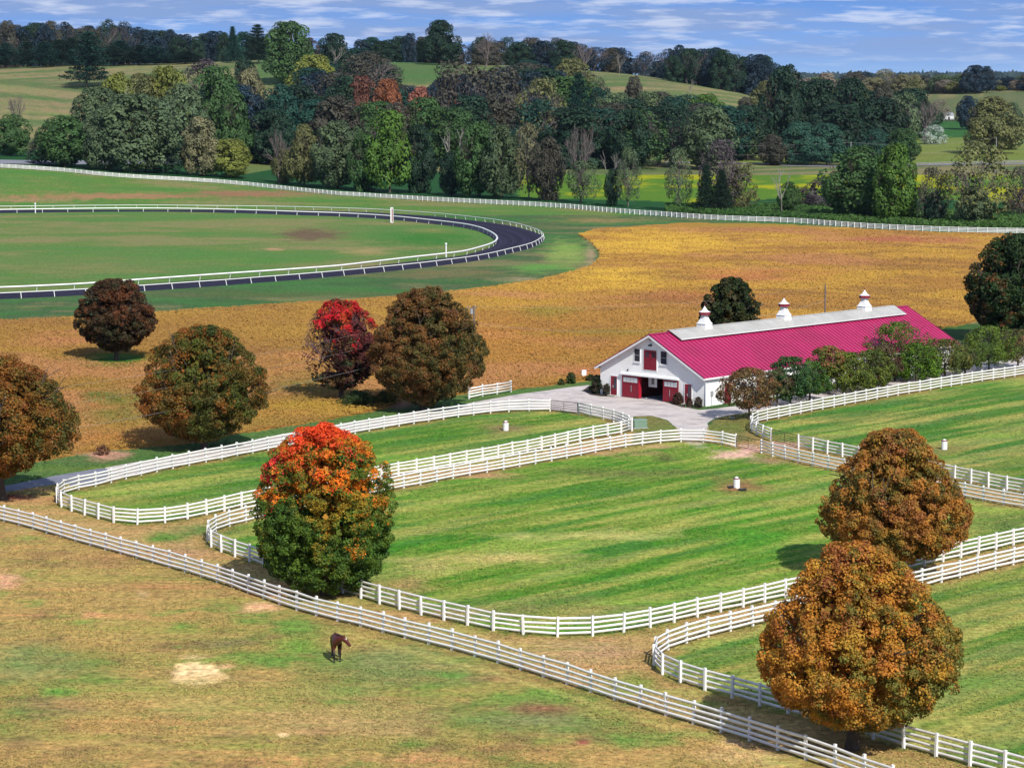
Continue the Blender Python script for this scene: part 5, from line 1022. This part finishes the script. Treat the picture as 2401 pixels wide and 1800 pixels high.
BG = [
 ('round', 30, 366, 273, 92, 'mid', 'squat dark green tree with yellowish crown at the left edge behind the far fence'),
 ('shrub', 96, 384, 326, 70, 'brown', 'brownish-grey shrubby tree left of the yellow-topped tree at far left'),
 ('round', 152, 391, 276, 140, 'mid', 'broad green tree with yellowish top just behind the far fence at left'),
 ('tall', 245, 399, 262, 130, 'grey', 'grey-green tree behind the far fence right of the broad yellowish one'),
 ('round', 318, 404, 228, 190, 'grey', 'largest grey-green tree in the left tree line, with tall pale trunk'),
 ('shrub', 385, 407, 322, 112, 'dk', 'low dark round evergreen shrub under the largest grey-green tree'),
 ('tall', 470, 413, 280, 108, 'tan', 'tan-olive tree left of the bright yellow-green one'),
 ('round', 538, 417, 330, 112, 'yel', 'bright yellow-green small tree behind the far fence'),
 ('bare', 652, 430, 300, 90, 'grey', 'bare grey tree with upright dead spikes behind the far fence'),
 ('ivy', 664, 430, 352, 56, 'olive', 'stubby leafy trunk wrapped below the bare grey spikes'),
 ('tall', 715, 436, 298, 92, 'olive', 'olive tree with yellow sprays right of the bare grey spikes'),
 ('round', 790, 443, 290, 128, 'grey', 'grey-green rounded tree with yellow crown tip in the left centre tree line'),
 ('ivy', 855, 449, 318, 82, 'mid', 'slender crooked tree left of the bright green maple'),
 ('spread', 915, 452, 267, 140, 'bright', 'tall bright green layered tree in the centre tree line'),
 ('ivy', 985, 453, 300, 90, 'dk', 'dark tree between the bright green one and the white-limbed one'),
 ('dead', 1052, 458, 292, 130, 'grey', 'dead tree with long white bare limbs and red creeper at its trunk'),
 ('round', 1062, 459, 360, 70, 'dk', 'dark leafy clump round the trunk of the white-limbed dead tree'),
 ('tall', 1122, 462, 290, 118, 'mid', 'tall deep green tree right of the white-limbed dead tree'),
 ('tall', 1176, 466, 300, 96, 'grey', 'grey-green tree with brownish top in the centre tree line'),
 ('sparse', 1237, 467, 296, 72, 'tan', 'two slim pale trunks with thin brown crown in front of the yellow field'),
 ('ivy', 1283, 470, 330, 84, 'brown', 'brown-green twin-stemmed tree at the left end of the yellow field'),
 ('bare', 1358, 475, 288, 92, 'grey', 'tall bare grey tree with fan of upright twigs before the yellow field'),
 ('sparse', 1366, 476, 380, 84, 'grey', 'low twiggy grey-green growth round the foot of the tall bare tree'),
 ('dead', 1432, 482, 352, 80, 'grey', 'broken pale snag with forked top in front of the yellow field'),
 ('ivy', 1436, 483, 400, 44, 'dk', 'dark ivy column round the foot of the broken pale snag'),
 ('sparse', 1474, 485, 350, 64, 'grey', 'thin grey tree right of the broken pale snag'),
 ('sparse', 1590, 494, 350, 72, 'grey', 'thin grey tree with light crown over the yellow field left of the cedars'),
 ('sparse', 1690, 498, 334, 120, 'purple', 'purplish bare-crowned tree behind the dark cedars'),
 ('fir', 1655, 502, 382, 66, 'dk', 'dark pointed cedar at the left of the cedar clump'),
 ('fir', 1692, 503, 396, 74, 'dk', 'darkest wide cedar in the middle of the cedar clump'),
 ('shrub', 1738, 498, 385, 88, 'olive', 'olive and rust bushy tree right of the cedar clump'),
 ('dead', 1832, 508, 390, 60, 'grey', 'bare broken trunk standing alone before the yellow field'),
 ('ivy', 1850, 507, 430, 60, 'mid', 'green leafy foot of the lone bare broken trunk'),
 ('shrub', 1925, 492, 420, 110, 'purple', 'reddish-brown thicket left of the large green tree at right'),
 ('shrub', 1880, 490, 440, 70, 'olive', 'green and brown thicket left of the reddish one'),
 ('round', 2010, 515, 350, 178, 'mid', 'large dense green tree behind the far fence at right'),
 ('tall', 2098, 523, 346, 122, 'bright', 'tall lighter green tree joined to the large dense green one'),
 ('sparse', 2186, 527, 398, 82, 'brown', 'thin brownish tree between the large green pair and the olive tree'),
 ('ivy', 2190, 528, 455, 56, 'dk', 'dark leafy foot below the thin brownish tree at right'),
 ('sparse', 2290, 530, 344, 176, 'olive', 'wide open-branched olive tree with orange tip at far right'),
 ('ivy', 2285, 531, 440, 90, 'grey', 'grey-green undergrowth at the foot of the wide olive tree'),
 ('sparse', 2392, 515, 395, 70, 'brown', 'brown twiggy tree at the right edge above the fence'),
 ('shrub', 2385, 505, 445, 60, 'rust', 'rusty red bush at the right edge above the fence'),
 ('round', 1752, 373, 252, 112, 'dk', 'dark tree with reddish top beside the far road'),
 ('round', 1811, 388, 318, 76, 'brown', 'small brownish tree on the verge of the far road'),
 ('round', 1872, 388, 290, 92, 'blue', 'blue-green rounded tree on the far road, left of its twin'),
 ('spread', 1936, 388, 294, 108, 'blue', 'blue-green wide tree with thick dark trunk on the far road'),
 ('round', 2050, 382, 306, 96, 'blue', 'blue-green tree left of the gap with the green lawn'),
 ('round', 2118, 384, 304, 84, 'mid', 'green tree at the left rim of the far green lawn'),
 ('spread', 2325, 361, 233, 142, 'olive', 'stately olive-topped oak standing on the far green lawn'),
 ('round', 2372, 351, 246, 76, 'grey', 'second smaller tree right behind the stately oak'),
 ('shrub', 2190, 338, 295, 70, 'pale', 'pale silvery bush at the edge of the far green lawn'),
 ('bare', 2168, 330, 232, 100, 'grey', 'leaning bare tree with pale limbs above the silvery bush'),
 ('pine', 208, 206, 72, 128, 'teal', 'huge dark teal pine standing in the hill meadow at left'),
 ('bare', 40, 316, 222, 62, 'purple', 'bare purple-brown tree on the striped hillside at far left'),
]
for k, px, by, ty, wd, c, lb in BG: bgtree(k, px, by, ty, wd, G[c], lb)
BZ = [  # trees whose foot is hidden: kind, px, distance, top row, width, colour, label
 ('round', 228, 960, 212, 130, 'grey', 'grey-green tree low on the left hillside under the huge pine'),
 ('tall', 272, 985, 178, 100, 'yel', 'yellow-green tree top right below the huge teal pine'),
 ('tall', 335, 1000, 182, 110, 'olive', 'olive-gold tree in the left hillside clump'),
 ('round', 392, 1010, 166, 120, 'yel', 'highest yellow-green crown of the left hillside clump'),
 ('round', 432, 985, 205, 120, 'grey', 'pale grey-green crown at the right of the left hillside clump'),
 ('round', 510, 1030, 165, 128, 'mid', 'fresh green tall tree left of the dark hollow'),
 ('tall', 548, 1015, 215, 90, 'mid', 'green tree standing in front of the fresh green tall one'),
 ('spread', 575, 1180, 142, 84, 'dk', 'dark spreading tree on the edge of the upper left meadow'),
 ('sparse', 480, 1180, 146, 120, 'purple', 'purple-brown leafless crown on the upper left slope'),
 ('round', 585, 1090, 170, 80, 'tan', 'tan-brown crown left of the sloping meadow'),
 ('round', 660, 1060, 206, 120, 'teal', 'deep teal crown below the sloping meadow'),
 ('round', 640, 1020, 262, 120, 'dk', 'very dark round crown above the bare grey spikes'),
 ('round', 680, 1400, 57, 130, 'mid', 'tallest green skyline tree at left centre'),
 ('pine', 606, 1560, 56, 74, 'dk', 'dark rounded pine on the skyline left of the tallest green tree'),
 ('round', 724, 1480, 92, 62, 'purple', 'dark reddish tree on the skyline right of the tallest green one'),
 ('round', 786, 1500, 82, 78, 'dk', 'round dark skyline tree with white dead branches below'),
 ('dead', 785, 1480, 108, 66, 'grey', 'white forked dead tree on the skyline below the round dark crown'),
 ('fir', 548, 1590, 61, 46, 'teal', 'pointed fir tip on the left skyline'),
 ('round', 735, 1290, 134, 120, 'yel', 'yellow-olive crown on the hill left of centre'),
 ('sparse', 860, 1270, 126, 160, 'brown', 'wide brown half-bare crown on the hill at left centre'),
 ('round', 850, 1160, 184, 80, 'rust', 'rusty brown crown left of the orange one on the wooded hill'),
 ('round', 908, 1150, 192, 82, 'orange', 'bright orange crown in the middle of the wooded hill'),
 ('round', 985, 1120, 210, 78, 'salmon', 'salmon pink crown right of the orange one'),
 ('round', 1060, 1100, 214, 28, 'salmon', 'tiny red crown right of the salmon pink one'),
 ('round', 1000, 1080, 235, 120, 'mid', 'green crown directly below the salmon pink one'),
 ('sparse', 1075, 1090, 148, 170, 'brown', 'tall brown-olive thin crown in the middle of the wood'),
 ('sparse', 1175, 1100, 166, 170, 'brown', 'purplish-brown thin crown at the centre of the wood'),
 ('sparse', 1270, 1090, 190, 130, 'olive', 'thin olive crown with pale limbs left of the tall layered pine'),
 ('pine', 1356, 1110, 168, 92, 'teal', 'tall layered blue-green pine in the middle of the wood'),
 ('round', 1340, 1270, 142, 100, 'olive', 'yellow-olive crown above and left of the tall layered pine'),
 ('spread', 1033, 1560, 52, 96, 'dk', 'big dark umbrella-shaped tree on the skyline'),
 ('bare', 1142, 1540, 74, 80, 'brown', 'bare-limbed tree with brown leaves on the skyline right of the umbrella tree'),
 ('bare', 1370, 1500, 104, 76, 'purple', 'dark vase-shaped bare tree on the skyline right of centre'),
 ('dead', 1452, 1480, 122, 30, 'grey', 'white broken trunks at the meadow edge on the right of the ridge'),
 ('dead', 1617, 1400, 184, 34, 'grey', 'pale forked dead tree leaning at the foot of the ridge wood'),
 ('round', 1476, 1050, 263, 108, 'dk', 'dark green crown with rusty top above the yellow field'),
 ('round', 1664, 1060, 256, 138, 'grey', 'broad grey-green dome above the far road'),
 ('round', 1655, 1180, 226, 116, 'bright', 'lighter green crown on top of the grey-green dome'),
 ('round', 1486, 1180, 186, 56, 'brown', 'reddish-brown crown on the edge of the right meadow'),
 ('round', 1746, 1240, 232, 44, 'brown', 'rust-topped crown right of the grey-green dome'),
 ('tall', 1836, 1200, 160, 120, 'dk', 'tall dark green tree left in the big oak group'),
 ('spread', 1925, 1210, 192, 130, 'dk', 'dark oak second from the left in the big oak group'),
 ('spread', 1992, 1220, 192, 130, 'dk', 'dark oak with the highest crown in the big oak group'),
 ('spread', 2060, 1200, 232, 140, 'dk', 'low wide dark oak at the right of the big oak group'),
 ('spread', 1960, 1150, 250, 150, 'dk', 'nearest dark oak in the big oak group'),
 ('sparse', 2120, 1210, 222, 90, 'grey', 'thin grey tree at the right end of the big oak group'),
 ('round', 2072, 1300, 200, 66, 'brown', 'bronze-green crown rising behind the big oak group'),
 ('tall', 2285, 1880, 156, 66, 'navy', 'tallest dark blue tree on the right-hand skyline'),
 ('tall', 2312, 1900, 158, 50, 'navy', 'dark blue twin right beside the tallest on the right-hand skyline'),
 ('round', 2270, 1480, 228, 60, 'navy', 'dark round tree on the slope left of the stately oak'),
 ('sparse', 2205, 1560, 236, 50, 'pink', 'pale bare tree at the foot of the right slope'),
]
for k, px, Z, ty, wd, c, lb in BZ: bgtree(k, px, None, ty, wd, G[c], lb, Z=Z)
# wooded fill: each tree its own object, meshes shared
r = np.random.default_rng(99)
CW = dict(dk='dark green', teal='teal', mid='green', grey='grey-green', yel='yellow-green', olive='olive', tan='tan', brown='brownish', navy='blue-black', pink='pale tan')
KW = dict(wood='leafy tree', tall='tall tree', round='round tree', spread='spreading tree', sparse='thin-crowned tree', pine='pine', fir='fir', shrub='shrub')
def lab(tail, kind, col): return f"{CW[col]} {KW[kind]} {tail}"
def fill(n, xs, Zs, topf, wds, kinds, cols, label, group):
    for i in range(n):
        px = xs[0]+(xs[1]-xs[0])*(i+r.uniform(0.1, 0.9))/n; Z = r.uniform(*Zs); kk = kinds[r.integers(len(kinds))]; cc = cols[r.integers(len(cols))]; bgtree(kk, px, None, topf(px)+r.normal()*6.0-2, r.uniform(*wds), G[cc], lab(label, kk, cc), group, Z=Z)
RID = lambda x: np.interp(x, [-80, 0, 100, 200, 320, 370, 400, 450, 520, 600, 720, 780, 830, 900, 960, 1100, 1200, 1300, 1400, 1450, 1500, 1560], [52, 58, 64, 66, 67, 76, 88, 84, 82, 86, 104, 112, 104, 96, 94, 104, 100, 97, 112, 124, 131, 141])
fill(34, (-70, 420), (1660, 1800), RID, (50, 84), ('wood', 'wood', 'sparse', 'wood'), ('navy', 'brown', 'navy', 'dk'), 'in the dense wood on the left skyline', 'trees of the left skyline wood')
fill(13, (-40, 470), (1600, 1650), lambda x: RID(x)+34, (76, 120), ('pine', 'pine', 'fir'), ('teal', 'dk', 'dk'), 'with low branches fronting the left skyline wood', 'pines along the left hill meadow')
fill(26, (400, 1000), (1620, 1700), RID, (40, 74), ('pine', 'wood', 'wood', 'wood'), ('dk', 'navy', 'dk', 'teal'), 'in the thin row on the middle skyline', 'trees of the middle skyline')
fill(30, (980, 1570), (1580, 1720), RID, (46, 80), ('wood', 'wood', 'sparse', 'wood'), ('navy', 'dk', 'navy', 'brown'), 'in the ridge wood right of centre', 'trees of the right-centre ridge wood')
RID2 = lambda x: np.interp(x, [1560, 1590, 1640, 1700, 1760, 1800, 1830], [128, 119, 122, 126, 143, 144, 160])
fill(20, (1560, 1815), (1470, 1540), RID2, (50, 80), ('wood', 'wood', 'wood', 'sparse'), ('navy', 'navy', 'dk'), 'in the ridge wood above the right meadow', 'trees of the right ridge wood')
RID3 = lambda x: np.interp(x, [1830, 1960, 2050, 2150, 2230, 2330, 2370, 2420, 2520], [186, 180, 178, 176, 176, 182, 186, 174, 172])
fill(30, (1840, 2500), (1900, 2100), RID3, (46, 76), ('wood', 'wood', 'sparse', 'wood'), ('olive', 'grey', 'pink', 'navy', 'tan', 'brown'), 'in the far wood on the right skyline', 'trees of the far right wood')
fill(14, (2120, 2500), (1900, 1960), lambda x: RID3(x)+16, (36, 54), ('round', 'round', 'shrub'), ('pink', 'navy', 'yel', 'olive'), 'along the foot of the far right wood', 'trees at the foot of the far right wood')
def woods(n, xs, Zs, hpx, ft, wds, kinds, cols, label, group):
    for i in range(n):
        px = xs[0]+(xs[1]-xs[0])*(i+r.uniform(0, 1))/n; Z = r.uniform(*Zs); p = atZ(px, Z); by = project(*p)[1]; ty = max(by-r.uniform(*hpx)*1200/Z, ft(px)+r.uniform(0, 14))
        if by-ty < 22: continue
        kk = kinds[r.integers(len(kinds))]; cc = cols[r.integers(len(cols))]; bgtree(kk, px, None, ty, r.uniform(*wds), G[cc], lab(label, kk, cc), group, Z=Z)
FT = lambda x: np.interp(x, [120, 200, 470, 480, 560, 590, 600, 690, 700, 760, 900, 930, 935, 1030, 1060, 1150, 1250, 1350, 1400, 1480, 1560, 1650, 1700, 1740, 1775, 1790, 1850, 2140], [215, 215, 205, 175, 175, 230, 262, 262, 170, 140, 140, 170, 200, 200, 172, 160, 140, 160, 190, 200, 215, 235, 250, 290, 290, 190, 190, 250])
FT2 = lambda x: max(FT(x), np.interp(x, [690, 820, 880, 1020, 1060, 1150, 1250, 1340, 1400, 1600], [215, 228, 238, 256, 230, 205, 225, 238, 235, 245]))
FT1 = lambda x: max(FT(x), np.interp(x, [690, 780, 820, 1020, 1050, 1400], [150, 150, 196, 205, 170, 150]))
woods(13, (480, 700), (1020, 1120), (115, 150), FT, (110, 160), ('wood', 'round', 'wood'), ('dk', 'teal', 'mid', 'navy'), 'in the shady hollow at left centre', 'trees in the left hollow')
woods(9, (730, 920), (1300, 1420), (95, 130), FT, (80, 120), ('wood', 'round', 'sparse', 'pine'), ('dk', 'teal', 'brown', 'navy'), 'near the hilltop left of the middle meadow', 'trees by the middle meadow')
woods(14, (1060, 1370), (1300, 1430), (95, 130), FT, (80, 120), ('wood', 'round', 'pine', 'sparse'), ('dk', 'teal', 'navy', 'brown'), 'near the hilltop right of the middle meadow', 'trees below the right-centre ridge')
woods(24, (690, 1370), (1160, 1260), (125, 150), FT1, (110, 165), ('wood', 'round', 'sparse', 'wood'), ('dk', 'teal', 'brown', 'navy', 'mid'), 'on the upper part of the wooded hill', 'trees high on the wooded hill')
woods(19, (690, 1600), (1040, 1110), (115, 140), FT2, (110, 165), ('wood', 'round', 'wood', 'sparse'), ('dk', 'teal', 'mid', 'brown'), 'on the lower part of the wooded hill', 'trees low on the wooded hill')
woods(13, (1380, 1760), (1130, 1220), (110, 135), FT, (95, 140), ('wood', 'round', 'sparse'), ('dk', 'teal', 'grey', 'brown'), 'between the yellow field and the right meadow', 'trees below the right meadow')
woods(9, (1800, 2150), (1290, 1400), (110, 140), lambda x: 185, (110, 150), ('wood', 'spread'), ('dk', 'dk', 'olive'), 'at the back of the big oak group', 'trees behind the oak group')
# undergrowth strip and hedge behind the far fence
def undergrowth():
    rr = np.random.default_rng(55); n = 30000; px = rr.uniform(1560, 2500, n); yF = np.interp(px, [p[0] for p in FAR], [p[1] for p in FAR]); py = yF-4-rr.random(n)*np.interp(px, [1560, 1900, 2500], [16, 34, 42])
    P = np.array([(*at0(a, b), 0) for a, b in zip(px, py)]); P[:, 2] = rr.uniform(0.2, 1.9, n); Nn = unit(rr.normal(size=(n, 3))*0.5+np.array([0, -0.3, 1.0])); f = fbm(P[:, :2]*0.05, 7, 3)[:, None]
    col = (np.array([0.028, 0.085, 0.018])*(1-f)+np.array([0.07, 0.14, 0.03])*f)*(0.6+0.8*rr.random((n, 1))); V, F, C = quads(P, Nn, 0.9, col, 0.5, 8); tag(put('undergrowth', mesh_np('undergrowth', V, F, M_crop, C)), 'rank green undergrowth along the back of the far fence at right', 'undergrowth', kind='stuff')
undergrowth()
# far poles, dark rail fence by the road
fp = []
for px, Z, ty, lb in ((575, 1080, 258, 'slim pale utility pole in the dark hollow at left centre'), (1285, 1090, 330, 'slim pale utility pole behind the brown-green tree in the centre'), (1996, 1110, 333, 'slim grey utility pole right of the blue-green twin trees'), (2337, 1150, 322, 'slim grey utility pole in front of the stately oak')):
    fp.append(upole(px, Z, ty, lb, 0.2, False, mat=M_grey, group='far utility poles'))
for a, b, k in ((0, 1, 0), (1, 2, 0), (2, 3, 0)):
    for dz, nm in ((0.2, 'upper'), (4.2, 'lower')):
        A_, ha = fp[a]; B_, hb_ = fp[b]; wire((A_[0], A_[1], A_[2]+ha-dz), (B_[0], B_[1], B_[2]+hb_-dz), 2.0, f'{nm} far wire, span {("left of the brown-green tree", "in the centre above the yellow field", "over the lawn at right")[a]}', 0.03, 30, 'far overhead wires')
M_dkrail = plain('dark_rail', (0.05, 0.045, 0.05), 0.8, 0.2, 1.0); M_grrail = plain('grey_rail', (0.28, 0.27, 0.30), 0.8, 0.2, 1.0)
PD = MB().box(-.09, .09, -.09, .09, -.3, 1.5, M_dkrail).mesh('dark_post'); PG = MB().box(-.09, .09, -.09, .09, -.3, 1.4, M_grrail).mesh('grey_post')
fence([(1560, 378), (1700, 372), (1790, 380), (1860, 387), (1960, 390), (2010, 390)], 'dark rail fence beside the far road under the blue-green trees', 1, 3.0, 'rail_fence', 'fence', (0.4, 0.8, 1.25), 0.16, PD, group='rail fences far off', mat=M_dkrail, jit=False)
fence([(1190, 386), (1300, 384), (1420, 380), (1500, 379)], 'pale grey rail fence at the left head of the yellow field', 1, 3.0, 'rail_fence', 'fence', (0.4, 0.8, 1.2), 0.18, PG, group='rail fences far off', mat=M_grrail, jit=False)
fence([(2150, 388), (2240, 386), (2330, 384), (2420, 382)], 'pale rail fence by the road below the far green lawn', 1, 3.0, 'rail_fence', 'fence', (0.5, 1.1), 0.2, PG, group='rail fences far off', mat=M_grrail, jit=False)
fence([(2190, 285), (2260, 285), (2330, 285), (2420, 284)], 'dark purple-grey fence line across the top of the far green lawn', 1, 4.0, 'rail_fence', 'fence', (0.5, 1.0, 1.5), 0.3, PD, group='rail fences far off', mat=M_dkrail, jit=False)
# far houses glimpsed between the trees
M_hw = plain('far_house_wall', (0.55, 0.57, 0.6), 0.8, 0.05, 0.2); M_hr = plain('far_house_roof', (0.25, 0.28, 0.30), 0.8, 0.05, 0.2)
for px, py, w_, label in ((2285, 277, 9, 'pale roofed shed half hidden left of the stately oak'), (2220, 281, 7, 'small grey shed at the foot of the right slope')):
    p = at(px, py); E = empty('shed', p, 0.3, label, 'shed'); MB().box(-w_/2, w_/2, -3, 3, -.5, 3, M_hw).put('wall', E)
    MB().add([(-w_/2-.4, -3.4, 3), (w_/2+.4, -3.4, 3), (w_/2+.4, 3.4, 3), (-w_/2-.4, 3.4, 3), (-w_/2-.4, 0, 4.6), (w_/2+.4, 0, 4.6)], [(0, 1, 5, 4), (2, 3, 4, 5), (1, 2, 5), (3, 0, 4), (0, 3, 2, 1)], M_hr).put('roof', E)
    MB().box(-.6, .6, -3.06, -3.003, -.3, 2.0, M_dark).put('door', E)
# distant blue tree line on the horizon, a mass nobody could count
def far_woods():
    rr = np.random.default_rng(66); n = 9000; u = rr.uniform(1500, 3000, n); Z = rr.uniform(5200, 7800, n); X = (u-CX)/FPX*Z; P = np.c_[X, Z, hgt(X, Z)+rr.uniform(0, 14, n)]; Nn = unit(rr.normal(size=(n, 3))*0.5+np.array([0, -0.5, 0.8])); col = np.tile([0.035, 0.06, 0.06], (n, 1))*(0.7+0.6*rr.random((n, 1)))
    V, F, C = quads(P, Nn, 26.0, col, 0.7, 9); tag(put('far_woods', mesh_np('far_woods', V, F, M_crop, C)), 'blue distant woods on the horizon at right', 'woods', kind='stuff')
far_woods()
print('bgtrees', CNT[0], 'objects', len(bpy.data.objects))

def haze(density):
    hm = bpy.data.materials.new('haze'); hm.use_nodes = True; n = hm.node_tree.nodes; l = hm.node_tree.links; n.clear(); o = n.new('ShaderNodeOutputMaterial'); v = n.new('ShaderNodeVolumePrincipled')
    v.inputs['Color'].default_value = (0.55, 0.72, 1.0, 1); v.inputs['Density'].default_value = density; v.inputs['Anisotropy'].default_value = 0.2; l.new(v.outputs[0], o.inputs['Volume'])
    h = MB(); h.box(-9000, 9000, -400, 12500, -1.5, 90, hm); tag(h.put('haze'), 'thin blue air haze over the whole countryside', 'haze', kind='stuff')
haze(0.000018)
